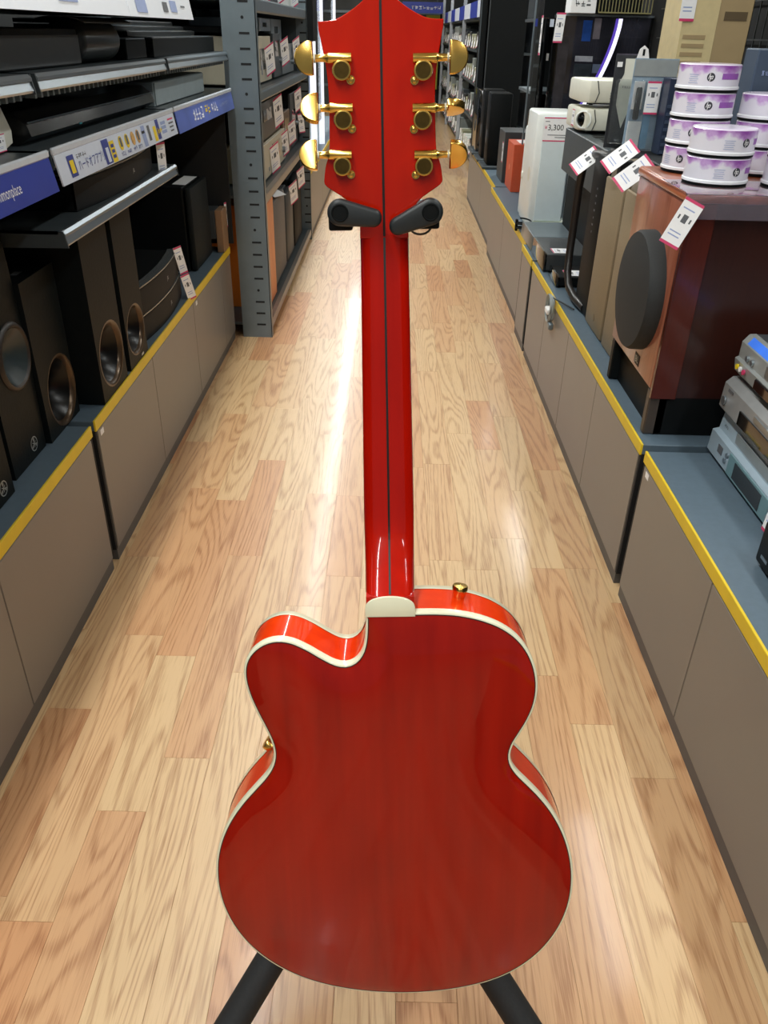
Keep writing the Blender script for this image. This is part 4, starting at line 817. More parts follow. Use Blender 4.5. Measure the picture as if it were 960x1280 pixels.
part('frame_edge', MB().box(0.80, 1.29, 4.6975, 4.70, 1.307, 1.316), M_SILVER, t, 'thin silver top edge', smooth=0)
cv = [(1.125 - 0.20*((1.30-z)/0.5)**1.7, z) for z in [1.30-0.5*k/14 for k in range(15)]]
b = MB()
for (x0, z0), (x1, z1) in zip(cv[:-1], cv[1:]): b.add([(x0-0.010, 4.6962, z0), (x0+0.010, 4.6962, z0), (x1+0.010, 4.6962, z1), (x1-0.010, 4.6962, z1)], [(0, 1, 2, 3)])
part('line_reflection', b, mat('reflected_white_line', (236, 232, 255), 0.3, emit=1.0), scr, 'painted reflection of a curved white light on the screen', smooth=0)  # glowing strip painted on as a light mirrored in the glass
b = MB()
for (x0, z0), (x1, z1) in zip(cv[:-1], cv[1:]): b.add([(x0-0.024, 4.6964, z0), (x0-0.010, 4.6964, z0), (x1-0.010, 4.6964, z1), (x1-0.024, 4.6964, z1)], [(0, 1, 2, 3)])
part('line_reflection_fringe', b, mat('reflected_violet_line', (84, 62, 170), 0.3, emit=0.7), scr, 'violet border of the painted reflection', smooth=0)  # violet fringe of the painted reflection, also emissive
for (x0, x1, z0, z1, c) in ((0.94, 0.985, 1.20, 1.29, (30, 60, 120)), (0.995, 1.03, 1.21, 1.30, (96, 90, 96)), (0.92, 1.01, 1.11, 1.135, (150, 152, 160)), (1.015, 1.06, 1.06, 1.10, (90, 100, 120)), (0.92, 1.01, 0.98, 1.10, (46, 52, 58)), (1.14, 1.26, 1.0, 1.12, (52, 44, 56)), (1.13, 1.26, 1.125, 1.15, (92, 88, 100)), (0.83, 0.88, 0.85, 1.22, (52, 50, 54))):
    part('reflection_patch', MB().box(x0, x1, 4.6965, 4.697, z0, z1), mat('screen_patch_%d_%d' % (int(x0*100), int(z0*100)), c, 0.1, var=0.3, scale=20), scr, smooth=0)  # flat colour patches painted as reflections in the dark glass
price_tag(t, (0.822, 4.694, 1.255), (1, 0, 0), (0.05, 0, 1), 0.045, 0.13)
t = thing('white_carton', 'white carton lying on top of the wide dark screen', 'box', (0.92, 4.72, 1.3185)); part('carton', MB().box(0.86, 0.985, 4.66, 4.80, 1.3185, 1.44, bev=0.002), M_PAPER, t, smooth=0); scribble(t, (0.92, 4.659, 1.36), (1, 0, 0), (0, 0, 1), 0.08, 0.03, M_INK, 3)
def wire_basket(lab, x0, x1, y0, y1, z0, z1, n, m):
    t = thing('wire_basket', lab, 'basket', ((x0+x1)/2, (y0+y1)/2, z0), 'wire baskets high on the right')
    b = MB()
    for i in range(n+1): xx = x0+(x1-x0)*i/n; b.box(xx-0.002, xx+0.002, y0, y0+0.004, z0, z1)
    part('front_wires', b, m, t, stuff=True, smooth=0)
    b = MB()
    for zz in (z0, (z0+z1)/2, z1): b.box(x0, x1, y0-0.003, y0+0.003, zz-0.003, zz+0.003)
    part('rim_wires', b, m, t, stuff=True, smooth=0); part('back_plate', MB().box(x0, x1, y1, y1+0.005, z0, z1), M_BLACKM, t, smooth=0); part('floor_plate', MB().box(x0, x1, y0, y1, z0-0.004, z0-0.001), M_BLACKM, t, smooth=0)
    return t
M_WIRE = mat('brassy_wire', (176, 168, 120), 0.3, metal=0.6); M_WIRED = mat('dull_wire', (70, 72, 66), 0.4, metal=0.5)
wire_basket('brassy wire basket standing on the dark screen beside the white carton', 1.0, 1.26, 4.66, 4.85, 1.324, 1.5, 16, M_WIRE)
t = thing('wire_grid_wall', 'black wire grid panel behind the cardboard box at upper right', 'panel', (1.3, 3.2, 0.4)); b = MB()
for i in range(46): yy = 1.3+0.07*i; b.box(1.28, 1.284, yy, yy+0.005, 0.4, 1.9)
part('upright_wires', b, M_WIRED, t, stuff=True, smooth=0); b = MB()
for i in range(12): b.box(1.276, 1.28, 1.3, 4.55, 0.5+0.12*i, 0.505+0.12*i)
part('cross_wires', b, M_WIRED, t, stuff=True, smooth=0); part('back_sheet', MB().box(1.30, 1.31, -1.4, 5.6, 0.0, 1.9), mat('near_black_sheet', (17, 17, 16), 0.8, var=0.2), t, smooth=0)
M_CLEAR = mat('clear_blister', (245, 250, 252), 0.04, trans=0.97); M_CLEAR.node_tree.nodes['Principled BSDF'].inputs['IOR'].default_value = 1.12
t = thing('blister_pack', 'packaged item with a white pointed label and yellow sticker beside the projectors', 'package', (0.8, 3.08, 0.886)); y = 3.08
part('backing_card', MB().box(0.742, 0.835, y, y+0.004, 0.886, 1.17), mat('black_card', (44, 46, 50), 0.5, var=0.3, scale=40), t, smooth=0)
LX, LZ = -0.072, 0.030
part('pointed_label', MB().prism([(x+LX, z+LZ) for x, z in [(0.846, 1.13), (0.878, 1.13), (0.880, 1.085), (0.895, 1.055), (0.893, 1.02), (0.862, 0.92), (0.836, 0.99), (0.835, 1.055), (0.848, 1.085)]], 'y', y-0.004, y-0.001), M_CREAMW, t, smooth=0); part('yellow_sticker', MB().box(0.810, 0.834, y-0.003, y-0.0005, 1.12, 1.155), mat('amber_sticker', (226, 186, 60), 0.5), t, smooth=0)
part('card_print', MB().box(0.748, 0.765, y-0.003, y-0.0005, 1.135, 1.15), M_PAPER, t, smooth=0)
part('blister_shell', MB().box(0.748, 0.832, y-0.03, y-0.006, 0.90, 1.10, bev=0.01, seg=2), M_CLEAR, t); scribble(t, (0.791, y-0.0045, 1.075), (1, 0, 0), (0, 0, 1), 0.035, 0.008, M_INK, 5)
t = thing('blister_pack', 'clear blister pack with hanging hole holding a blue and white item', 'package', (0.83, 2.92, 0.896)); y = 2.92
part('backing_card', MB().box(0.765, 0.905, y, y+0.004, 0.896, 1.165), mat('pale_blue_card', (140, 160, 178), 0.4, var=0.25, scale=25), t, smooth=0)
part('hang_tab', MB().prism([(0.768, 1.165), (0.774, 1.19), (0.787, 1.20), (0.800, 1.19), (0.807, 1.165)], 'y', y, y+0.003), M_PAPER, t, smooth=0); part('tab_slot', MB().box(0.784, 0.791, y-0.0008, y, 1.172, 1.19), M_BLACKM, t, smooth=0)
part('header_strip', MB().box(0.767, 0.903, y-0.003, y-0.0005, 1.115, 1.162), mat('grey_header', (150, 156, 156), 0.4), t, smooth=0)
part('white_insert', MB().box(0.775, 0.806, y-0.006, y-0.001, 1.02, 1.10), M_PAPER, t, smooth=0); part('dark_item', MB().box(0.781, 0.798, y-0.02, y-0.0065, 0.99, 1.085, bev=0.004), M_DGREY, t); part('white_sheet', MB().box(0.772, 0.815, y-0.006, y-0.001, 0.90, 0.985), M_PAPER, t, smooth=0)
part('blue_panel', MB().box(0.817, 0.84, y-0.006, y-0.001, 0.905, 1.01), mat('steel_blue_print', (120, 160, 190), 0.4), t, smooth=0)
price_tag(t, (0.832, y-0.024, 1.055), (1, 0, 0), (0, 0, 1), 0.044, 0.095); part('blister_shell', MB().box(0.770, 0.86, y-0.022, y-0.008, 0.90, 1.11, bev=0.008, seg=2), M_CLEAR, t)
t = thing('phone_box', 'dark navy ribbed box beside the clear blister pack, with brown picture', 'box', (0.92, 2.84, 0.896)); part('carton', MB().box(0.858, 0.99, 2.82, 2.90, 0.896, 1.115, bev=0.002), mat('navy_carton', (38, 48, 70), 0.4), t, smooth=0)
for i in range(7): part('rib', MB().box(0.862, 0.93, 2.816, 2.82, 0.90+0.022*i, 0.909+0.022*i), mat('navy_rib', (60, 72, 92), 0.35), t, smooth=0)
part('picture', MB().box(0.890, 0.95, 2.8185, 2.82, 1.06, 1.11), mat('brown_picture', (150, 134, 128), 0.4, var=0.3, scale=50), t, smooth=0)
for i, (x0, yy, c, n_) in enumerate(((0.80, 2.42, (236, 90, 150), 'pink'), (0.825, 2.43, (240, 190, 70), 'yellow'), (0.86, 2.40, (60, 110, 200), 'blue'))):
    t = thing('small_packet', 'small %s packet lying on the plinth behind the bronze speakers' % n_, 'packet', (x0, yy, 0.8955)); part('pouch', MB().box(x0+0.012, x0+(0.034 if i < 2 else 0.09), yy, yy+0.05, 0.8955, 0.915, bev=0.004), mat(n_+'_packet', c, 0.4), t); part('seal_strip', MB().box(x0+0.013, x0+(0.033 if i < 2 else 0.089), yy-0.006, yy+0.001, 0.900, 0.902), M_PAPER, t, smooth=0)
t = thing('cardboard_box', 'tall brown cardboard box behind the disc spindles at upper right', 'box', (1.05, 3.2, 0.886))
M_CARD = mat('brown_cardboard', (160, 138, 100), 0.6, var=0.05, scale=14)
part('carton', MB().box(0.945, 1.17, 3.10, 3.32, 0.886, 1.7, bev=0.002), M_CARD, t, smooth=0); part('lit_face', MB().box(0.9445, 1.06, 3.0985, 3.32, 0.8865, 1.6995), mat('lit_cardboard', (204, 186, 140), 0.4), t, smooth=0)  # paler layer over the carton paints its lit left face
part('side_print', MB().box(1.08, 1.155, 3.0985, 3.10, 1.275, 1.30), mat('brown_print', (88, 72, 48), 0.6), t, smooth=0)
price_tag(t, (0.955, 3.094, 1.335), (1, 0.1, 0), (0, 0, 1), 0.05, 0.13)
for i in range(5): part('barcode_line', MB().box(0.955, 1.03, 3.0975, 3.0985, 1.12+0.025*i, 1.132+0.025*i), M_CARD, t, smooth=0)
t = thing('tablet_box', 'dark slate carton with curled price tag behind the disc spindles at right edge', 'box', (0.95, 2.18, 0.9525)); part('carton', MB().box(0.838, 1.05, 2.13, 2.21, 0.9525, 1.205, bev=0.003), mat('slate_blue_carton', (62, 76, 94), 0.45, var=0.05), t, smooth=0)
part('white_corner', MB().prism([(0.862, 0.96), (0.862, 1.085), (0.88, 1.10), (0.905, 1.075), (0.905, 0.96)], 'y', 2.125, 2.128), M_SIGNW, t, smooth=0); scribble(t, (0.868, 2.1275, 1.155), (1, 0, 0), (0, 0, 1), 0.03, 0.013, M_LBLUE, 3)
price_tag(t, (0.935, 2.118, 1.16), (1, 0, 0.05), (0.25, 0.05, 1), 0.055, 0.11)
# ------------------------------------------------------------------ dark pillars and far stock on the right
t = thing('display_column', 'tall matt black column rising behind the orange carton', 'column', (0.88, 7.5, 0)); part('shaft', MB().box(0.735, 1.03, 7.36, 7.64, 0, 2.2, bev=0.004), M_BLACKM, t, smooth=0); part('corner_trim', MB().box(0.728, 0.735, 7.355, 7.38, 0, 2.2), M_DGREY, t, smooth=0)
t = thing('display_column', 'narrow black column just left of the wide one', 'column', (0.70, 7.5, 0)); part('shaft', MB().box(0.675, 0.722, 7.40, 7.60, 0, 2.2, bev=0.004), M_BLACKM, t, smooth=0); part('corner_trim', MB().box(0.669, 0.675, 7.395, 7.42, 0, 2.2), M_STEELD, t, smooth=0)
t = thing('shadow_shelf', 'dark shelf bay with blue and white edge strip behind the white tower unit', 'shelf', (1.0, 5.4, 0.4)); part('back_board', MB().box(0.87, 1.27, 5.55, 5.57, T, 1.6), M_BLACKM, t, smooth=0)
part('upper_board', MB().box(0.765, 1.27, 5.15, 5.55, 1.285, 1.30), M_DGREY, t, smooth=0); part('blue_strip', MB().box(0.765, 0.80, 5.146, 5.15, 1.262, 1.298), M_BLUE, t, smooth=0); part('white_strip', MB().box(0.80, 0.98, 5.146, 5.15, 1.262, 1.298), M_SIGNW, t, smooth=0)
part('lower_board', MB().box(0.765, 1.27, 5.1, 5.55, 0.935, 0.95), M_STEEL, t, smooth=0); part('tag_strip', MB().box(0.80, 0.86, 5.146, 5.148, 1.10, 1.135), M_PAPER, t, smooth=0); part('post', MB().box(0.758, 0.765, 5.14, 5.16, T, 1.6), M_STEEL, t, smooth=0)
t = thing('flat_panel', 'thin black panel seen edge-on with a white card, left of the wide screen', 'monitor', (0.72, 4.6, 0.4)); part('panel', MB().box(0.765, 0.80, 4.86, 5.06, 0.83, 1.30, bev=0.004), M_GLOSSB, t, smooth=0); part('stand', MB().box(0.77, 0.90, 4.92, 5.03, T, 0.831), M_BLACKM, t, smooth=0); price_tag(t, (0.764, 4.89, 1.22), (0, -1, 0), (0, 0, 1), 0.05, 0.18)
far = thing('accessory_rack', 'far rack of hanging accessories and boxes with bright steel posts, right of the headstock', 'rack', (1.0, 11.5, 0))
part('back_panel', MB().box(1.25, 1.27, 8.4, 16.2, 0, 2.1), mat('rack_dark_back', (34, 40, 44), 0.7), far, smooth=0)
for yy in (8.4, 8.75, 11.2, 13.8, 16.1): part('post', MB().box(0.80, 0.84, yy, yy+0.05, 0, 2.1), mat('bright_post', (196, 202, 210), 0.25, metal=0.5), far, smooth=0)
LV = (0.08, 0.45, 0.78, 1.08, 1.36)
for z in LV: part('shelf', MB().box(0.82, 1.25, 8.4, 16.2, z-0.02, z), M_STEELD, far, smooth=0)
for k in range(9): part('header_panel', MB().box(0.795, 0.80, 8.45+0.86*k, 9.24+0.86*k, 1.36, 1.50), M_BLUE if k % 2 else M_SIGNW, far, smooth=0)
CI = [mat('stock_black', (30, 32, 34), 0.4), mat('stock_grey', (120, 126, 122), 0.5), mat('stock_white', (214, 216, 206), 0.5), mat('stock_dark', (52, 58, 62), 0.4), mat('stock_olive', (140, 140, 112), 0.5)]
proto = {}
CN = ('black', 'grey', 'white', 'charcoal', 'olive'); LN = ('lowest', 'second', 'third', 'fourth')
def stock(k, loc, lv):
    lab = 'small %s boxed accessory with slanting white tag on %s far right rack shelf' % (CN[k], LN[lv]); g = '%s accessories on the %s shelf of the far right rack' % (CN[k], LN[lv])
    if k not in proto:
        t = thing('boxed_accessory', lab, 'accessory', loc, g)
        x, y, z = loc; h = (0.16, 0.22, 0.12, 0.19, 0.14)[k]
        part('box', MB().box(x-0.10, x+0.06, y-0.11, y+0.11, z, z+h, bev=0.006), CI[k], t, smooth=0); price_tag(t, (x-0.104, y-0.05, z+h*0.5), (0.15, -1, 0.3), (0.15, 0.3, 1), 0.06, 0.13)
        proto[k] = t
    else: dup(proto[k], loc, lab, g)
for lv, z in enumerate(LV[:4]):
    for i in range(25): stock(random.randrange(5), (0.94, 8.62+0.30*i, z+0.0005), lv)
t = thing('hanging_sign', 'blue overhead sign strip seen beside the headstock top', 'sign', (0.6, 15.8, 1.9)); part('board', MB().box(0.1, 0.785, 15.8, 15.84, 1.50, 1.66), M_BLUE, t, smooth=0); scribble(t, (0.5, 15.798, 1.58), (1, 0, 0), (0, 0, 1), 0.5, 0.06, M_SIGNT, 8)
part('hanger', MB().box(0.68, 0.70, 15.81, 15.83, 1.66, CEIL), M_STEELD, t, smooth=0)
t = thing('olive_banner', 'olive yellow upright banner at the far end of the aisle', 'banner', (0.72, 16.2, 0)); part('cloth', MB().box(0.52, 0.76, 16.2, 16.22, 0.35, 1.48), mat('olive_cloth', (150, 146, 40), 0.6), t, smooth=0); part('pole', MB().cyl((0.775, 16.21, 0), (0.775, 16.21, 1.5), 0.012), M_BLACKM, t); part('base', MB().box(0.55, 0.79, 16.1, 16.32, 0, 0.02), M_BLACKM, t, smooth=0)
t = thing('end_shelf', 'dark shelf unit closing the far end of the aisle', 'shelf', (0.0, 16.6, 0)); part('frame', MB().box(-1.2, 1.6, 16.5, 16.9, 0, 2.6), mat('end_dark', (58, 62, 62), 0.6, var=0.3, scale=3), t, smooth=0)
for i in range(6): part('shelf_front', MB().box(-1.2, 1.6, 16.46, 16.5, 0.35+0.38*i, 0.39+0.38*i), M_STEEL, t, smooth=0)
# ------------------------------------------------------------------ the guitar, seen from the back, held in a black stand
ga = Vector((-0.0408, 0.2357, 0.9710)).normalized(); gr = Vector((0.9992, 0.0096, 0.0396)); gr = (gr - ga*gr.dot(ga)).normalized(); gy = ga.cross(gr)
GP = Vector((0.0215, 0.5598, 0.4153))
GM = Matrix(((gr.x, gy.x, ga.x, GP.x), (gr.y, gy.y, ga.y, GP.y), (gr.z, gy.z, ga.z, GP.z), (0, 0, 0, 1)))
GM = GM @ Matrix.Translation((0, 0, -0.184))
OFF = 0.184
G = thing('electric_guitar', 'orange-red hollow body guitar seen from the back, hanging in a black stand', 'guitar', None, M=GM)
body= [(0.0252, 0.3138), (0.0501, 0.3143), (0.0662, 0.3132), (0.0904, 0.3085), (0.1148, 0.2993), (0.1313, 0.2857), (0.1442, 0.2675), (0.1511, 0.2469), (0.1536, 0.226), (0.1515, 0.2072), (0.1451, 0.1882), (0.1352, 0.1714), (0.1271, 0.1593), (0.1237, 0.147), (0.1257, 0.1346), (0.1325, 0.1235), (0.1458, 0.1117), (0.1594, 0.0962), (0.1732, 0.078), (0.1851, 0.057), (0.1953, 0.0303), (0.2012, 0.0033), (0.2031, -0.0243), (0.201, -0.0523), (0.1941, -0.0779), (0.1837, -0.101), (0.1685, -0.1244), (0.1504, -0.1422), (0.1274, -0.1589), (0.0993, -0.1708), (0.0614, -0.1797), (0.0233, -0.1836), (-0.0149, -0.1827), (-0.053, -0.178), (-0.0861, -0.1697), (-0.1141, -0.1578), (-0.137, -0.1436), (-0.1594, -0.1242), (-0.1768, -0.1033), (-0.189, -0.0798), (-0.1986, -0.0538), (-0.2025, -0.0283), (-0.203, -0.0005), (-0.1992, 0.024), (-0.1919, 0.0481), (-0.1799, 0.0718), (-0.1652, 0.0924), (-0.1487, 0.1102), (-0.137, 0.1227), (-0.1285, 0.1352), (-0.1251, 0.1501), (-0.1268, 0.1635), (-0.1335, 0.1797), (-0.1427, 0.2015), (-0.1498, 0.2206), (-0.1535, 0.2394), (-0.1533, 0.2533), (-0.1501, 0.2647), (-0.1419, 0.276), (-0.129, 0.2848), (-0.1146, 0.2878), (-0.1004, 0.2853), (-0.0845, 0.2761), (-0.0687, 0.2636), (-0.0566, 0.2557), (-0.0464, 0.2532), (-0.036, 0.2577), (-0.0287, 0.2676), (-0.0259, 0.2812), (-0.0251, 0.2968), (-0.0248, 0.3123)]

def red(name, c1, c2, rough=0.22, sc=(60, 60, 3.0), spec=0.5, coat=1.0):
    m = bpy.data.materials.new(name); m.use_nodes = True; nt = m.node_tree; N = nt.nodes; L = nt.links; b = N['Principled BSDF']
    tc = N.new('ShaderNodeTexCoord'); mp = N.new('ShaderNodeMapping'); mp.inputs['Scale'].default_value = sc; L.new(tc.outputs['Object'], mp.inputs[0])
    n1 = N.new('ShaderNodeTexNoise'); n1.inputs['Scale'].default_value = 1.0; n1.inputs['Detail'].default_value = 5; L.new(mp.outputs[0], n1.inputs['Vector'])
    n2 = N.new('ShaderNodeTexNoise'); n2.inputs['Scale'].default_value = 7.0; n2.inputs['Detail'].default_value = 2; L.new(tc.outputs['Object'], n2.inputs['Vector'])
    mu = N.new('ShaderNodeMath'); mu.operation = 'MULTIPLY_ADD'; mu.inputs[1].default_value = 0.6; L.new(n1.outputs['Fac'], mu.inputs[0])
    m2 = N.new('ShaderNodeMath'); m2.operation = 'MULTIPLY'; m2.inputs[1].default_value = 0.4; L.new(n2.outputs['Fac'], m2.inputs[0]); L.new(m2.outputs[0], mu.inputs[2])
    cr = N.new('ShaderNodeValToRGB'); cr.color_ramp.elements[0].position = 0.36; cr.color_ramp.elements[1].position = 0.64
    cr.color_ramp.elements[0].color = rgb(c2); cr.color_ramp.elements[1].color = rgb(c1); L.new(mu.outputs[0], cr.inputs[0]); L.new(cr.outputs[0], b.inputs['Base Color'])
    b.inputs['Roughness'].default_value = rough; b.inputs['Specular IOR Level'].default_value = 0.08; b.inputs['Coat Weight'].default_value = 0.62*coat; b.inputs['Coat Roughness'].default_value = 0.02
    MATS[name] = m; return m
M_REDB = red('red_stain_back', (158, 20, 4), (138, 13, 3)); M_REDS = red('lit_orange_stain', (232, 62, 10), (220, 50, 8)); M_REDN = red('red_stain_neck', (184, 20, 3), (162, 14, 2)); M_REDH = red('red_stain_headstock', (190, 30, 3), (178, 22, 2))  # side stain brightened to orange for the overhead light it catches
M_BIND = mat('cream_binding', (232, 228, 198), 0.25, var=0.02, coat=0.6); M_PURF = mat('black_purfling', (18, 10, 8), 0.4)
def catmull(P, sub=6):
    out = []
    for i in range(len(P)-1):
        p0 = P[max(i-1, 0)]; p1 = P[i]; p2 = P[i+1]; p3 = P[min(i+2, len(P)-1)]
        for k in range(sub):
            t = k/sub; t2 = t*t; t3 = t2*t
            out.append(tuple(0.5*(2*p1[j] + (p2[j]-p0[j])*t + (2*p0[j]-5*p1[j]+4*p2[j]-p3[j])*t2 + (3*p1[j]-p0[j]-3*p2[j]+p3[j])*t3) for j in (0, 1)))
    out.append(P[-1]); return out
def resample(P, n):
    d = [0]
    for a, b in zip(P[:-1], P[1:]): d.append(d[-1] + math.dist(a, b))
    out = []; j = 0
    for k in range(n):
        s = d[-1]*k/(n-1)
        while j < len(d)-2 and d[j+1] < s: j += 1
        t = (s-d[j])/max(1e-9, d[j+1]-d[j]); out.append((P[j][0]+(P[j+1][0]-P[j][0])*t, P[j][1]+(P[j+1][1]-P[j][1])*t))
    return out
bp = body
for _ in range(2): bp = [bp[0]] + [tuple(0.2*bp[i-1][j]+0.6*bp[i][j]+0.2*bp[i+1][j] for j in (0, 1)) for i in range(1, len(bp)-1)] + [bp[-1]]
out_ = resample(catmull(bp), 300)
out_ += [(out_[-1][0]+(out_[0][0]-out_[-1][0])*t, out_[-1][1]+(out_[0][1]-out_[-1][1])*t) for t in (0.2, 0.4, 0.6, 0.8)]
NB = len(out_)
def inset(P, d):
    n = len(P); q = []
    for i in range(n):
        a = P[(i-1) % n]; c = P[(i+1) % n]; tx, tz = c[0]-a[0], c[1]-a[1]; l = math.hypot(tx, tz) or 1
        q.append((P[i][0] - d*(-tz/l)*-1*-1, P[i][1] - d*(tx/l)*-1*-1))
    return q
ar = sum(out_[i][0]*out_[(i+1) % NB][1]-out_[(i+1) % NB][0]*out_[i][1] for i in range(NB))
SG = 1 if ar > 0 else -1   # +1 counter-clockwise
def ins(d): return inset(out_, -d*SG) if SG > 0 else inset(out_, d)
tst = ins(0.01)
def area(P): return abs(sum(P[i][0]*P[(i+1) % len(P)][1]-P[(i+1) % len(P)][0]*P[i][1] for i in range(len(P))))/2
FL = 1 if area(tst) < area(out_) else -1
def IN(d): return ins(d*FL)
DEP = 0.070
def loops(Ls):
    """stack of closed outlines [(outline, y)] joined by quads"""
    b = MB(); n = NB; vs = []; fs = []
    for P, y in Ls: vs += [(p[0], y, p[1]+OFF) for p in P]
    for k in range(len(Ls)-1):
        for i in range(n): fs.append((k*n+i, k*n+(i+1) % n, (k+1)*n+(i+1) % n, (k+1)*n+i))
    return b.add(vs, fs)
# arched back: heights from a membrane over the outline
I5 = IN(0.0033)
gh = 0.005; gx0, gz0 = -0.215, -0.195; nx, nz = 87, 104
def inside(P, x, z):
    c = False; j = len(P)-1
    for i in range(len(P)):
        if (P[i][1] > z) != (P[j][1] > z) and x < (P[j][0]-P[i][0])*(z-P[i][1])/(P[j][1]-P[i][1])+P[i][0]: c = not c
        j = i
    return c
I5s = I5[::2]
mask = np.array([[inside(I5s, gx0+gh*i, gz0+gh*k) for i in range(nx)] for k in range(nz)])
H_ = np.zeros((nz, nx))
for _ in range(4000):
    H_[1:-1, 1:-1] = np.where(mask[1:-1, 1:-1], 0.25*(H_[:-2, 1:-1]+H_[2:, 1:-1]+H_[1:-1, :-2]+H_[1:-1, 2:]) + gh*gh*0.25, 0)
H_ = np.where(H_ > 0, (H_/H_.max())**0.8, 0)*0.013
def arch(x, z):
    u = (x-gx0)/gh; v = (z-gz0)/gh; i = int(min(max(u, 0), nx-2)); k = int(min(max(v, 0), nz-2)); a = u-i; c = v-k
    return float(H_[k, i]*(1-a)*(1-c)+H_[k, i+1]*a*(1-c)+H_[k+1, i]*(1-a)*c+H_[k+1, i+1]*a*c)
I12 = IN(0.0085)[::2]
pts = [Vector(p) for p in I5]; n0 = len(pts); ed = [(i, (i+1) % n0) for i in range(n0)]
for k in range(nz):
    for i in range(nx):
        x, z = gx0+gh*i, gz0+gh*k
        if mask[k, i] and inside(I12, x, z): pts.append(Vector((x, z)))
vv, ee, ff, *_ = delaunay_2d_cdt(pts, ed, [], 1, 1e-6)
b = MB(); b.add([(v.x, -0.0012-(arch(v.x, v.y) if i >= n0 else 0.0), v.y+OFF) for i, v in enumerate(vv)], [tuple(f) for f in ff])
part('body_back', b, M_REDB, G, 'arched glossy red back', local=True, smooth=60)
part('back_purfling', loops([(IN(0.0024), -0.0010), (IN(0.0026), -0.0014), (IN(0.0034), -0.0015), (IN(0.0038), 0.0005)]), M_PURF, G, 'thin black line inside the binding', local=True, smooth=0)
part('back_binding', loops([(out_, 0.0086), (out_, 0.0006), (IN(0.0005), -0.0005), (IN(0.0014), -0.0010), (IN(0.0026), -0.0011), (IN(0.0028), 0.004)]), M_BIND, G, 'cream binding around the back', local=True, smooth=50)
part('body_side', loops([(IN(0.0006), 0.0080), (IN(0.0006), DEP-0.0100)]), M_REDS, G, 'glossy sides with overhead light painted in as brighter orange', local=True, smooth=50)
part('top_binding', loops([(out_, DEP-0.0105), (out_, DEP-0.001), (IN(0.001), DEP), (IN(0.005), DEP)]), M_BIND, G, 'cream binding around the front', local=True, smooth=50)
b = MB(); b.add([(v.x, DEP-0.0004+(0.6*arch(v.x, v.y) if i >= n0 else 0.0), v.y+OFF) for i, v in enumerate(vv)], [tuple(f) for f in ff]); part('body_top', b, M_REDS, G, local=True, smooth=60)
# neck with heel
HEELZ, HEELT = 0.3285, 0.405
def yback(z):
    if z >= HEELT: return 0.0445 + 0.0025*(z-HEELT)/(0.675-HEELT)
    t = max(0.0, (z-HEELZ)/(HEELT-HEELZ)); return 0.0005 + 0.044*(1-(1-t)**2.6)
def nhw(z): return 0.0272 - (z-0.33)*(0.0272-0.0224)/(0.675-0.33)
YF = 0.060
def nsec(z, grow=0.0, n=24, lim=None):
    yb = yback(z)-grow; hw = nhw(z); ex = 0.62 if z > HEELT else 0.62-0.20*min(1, (HEELT-z)/(HEELT-HEELZ))
    if z < HEELT: hw = hw*(1-0.055*((HEELT-z)/(HEELT-HEELZ)))
    pts = []
    for k in range(n+1):
        a = math.pi*k/n; c = math.cos(a); s = math.sin(a)
        pts.append((math.copysign(abs(c)**ex, c)*hw, YF-(YF-yb)*(s**ex), z+OFF))
    return pts
zs = [HEELZ + (HEELT-HEELZ)*(i/16)**1.6 for i in range(17)] + [HEELT+(0.665-HEELT)*i/14 for i in range(1, 15)] + [0.672, 0.678]
b = MB(); vs = []; fs = []; m = 25
for z in zs: vs += nsec(z)
for k in range(len(zs)-1):
    for i in range(m-1): fs.append((k*m+i, k*m+i+1, (k+1)*m+i+1, (k+1)*m+i))
    fs.append((k*m+m-1, k*m, (k+1)*m, (k+1)*m+m-1))
fs.append(tuple(range(m))); fs.append(tuple((len(zs)-1)*m+i for i in range(m))); b.add(vs, fs)
nk = part('neck', b, M_REDN, G, 'glossy red neck with a rounded back', local=True, smooth=50)
def stripe(zz, yf, hw):
    b = MB(); vs = []; fs = []
    for z in zz: y = yf(z); vs += [(-hw, y+0.0004, z+OFF), (-hw, y-0.0003, z+OFF), (hw, y-0.0003, z+OFF), (hw, y+0.0004, z+OFF)]
    for k in range(len(zz)-1):
        for i in range(3): fs.append((k*4+i, k*4+i+1, (k+1)*4+i+1, (k+1)*4+i))
    return b.add(vs, fs)
part('centre_stripe', stripe([z for z in zs if z < 0.676 and z > HEELZ+0.001], yback, 0.00105), M_PURF, nk, 'thin black centre stripe', local=True, smooth=0)
part('fingerboard', MB().box(-0.0228, 0.0228, YF, YF+0.006, 0.30+OFF, 0.672+OFF, bev=0.001), mat('dark_rosewood', (52, 34, 26), 0.4), G, local=True, smooth=0)
# cream heel cap: half-oval plate closing the heel at the back
hc = [(0.0252*math.cos(a), 0.3165 + 0.0150*abs(math.sin(a))**0.72) for a in [math.pi*k/22 for k in range(23)]]
P = [(x, z+OFF) for x, z in hc] + [(-0.0252, 0.3095+OFF), (0.0252, 0.3095+OFF)]
part('heel_cap', MB().prism(P, 'y', -0.0022, 0.0012, bev=0.0006), M_BIND, G, 'cream half-oval heel cap', local=True)
part('heel_block', MB().box(-0.0240, 0.0240, 0.0015, 0.055, 0.3110+OFF, 0.330+OFF), M_REDN, G, local=True, smooth=0)
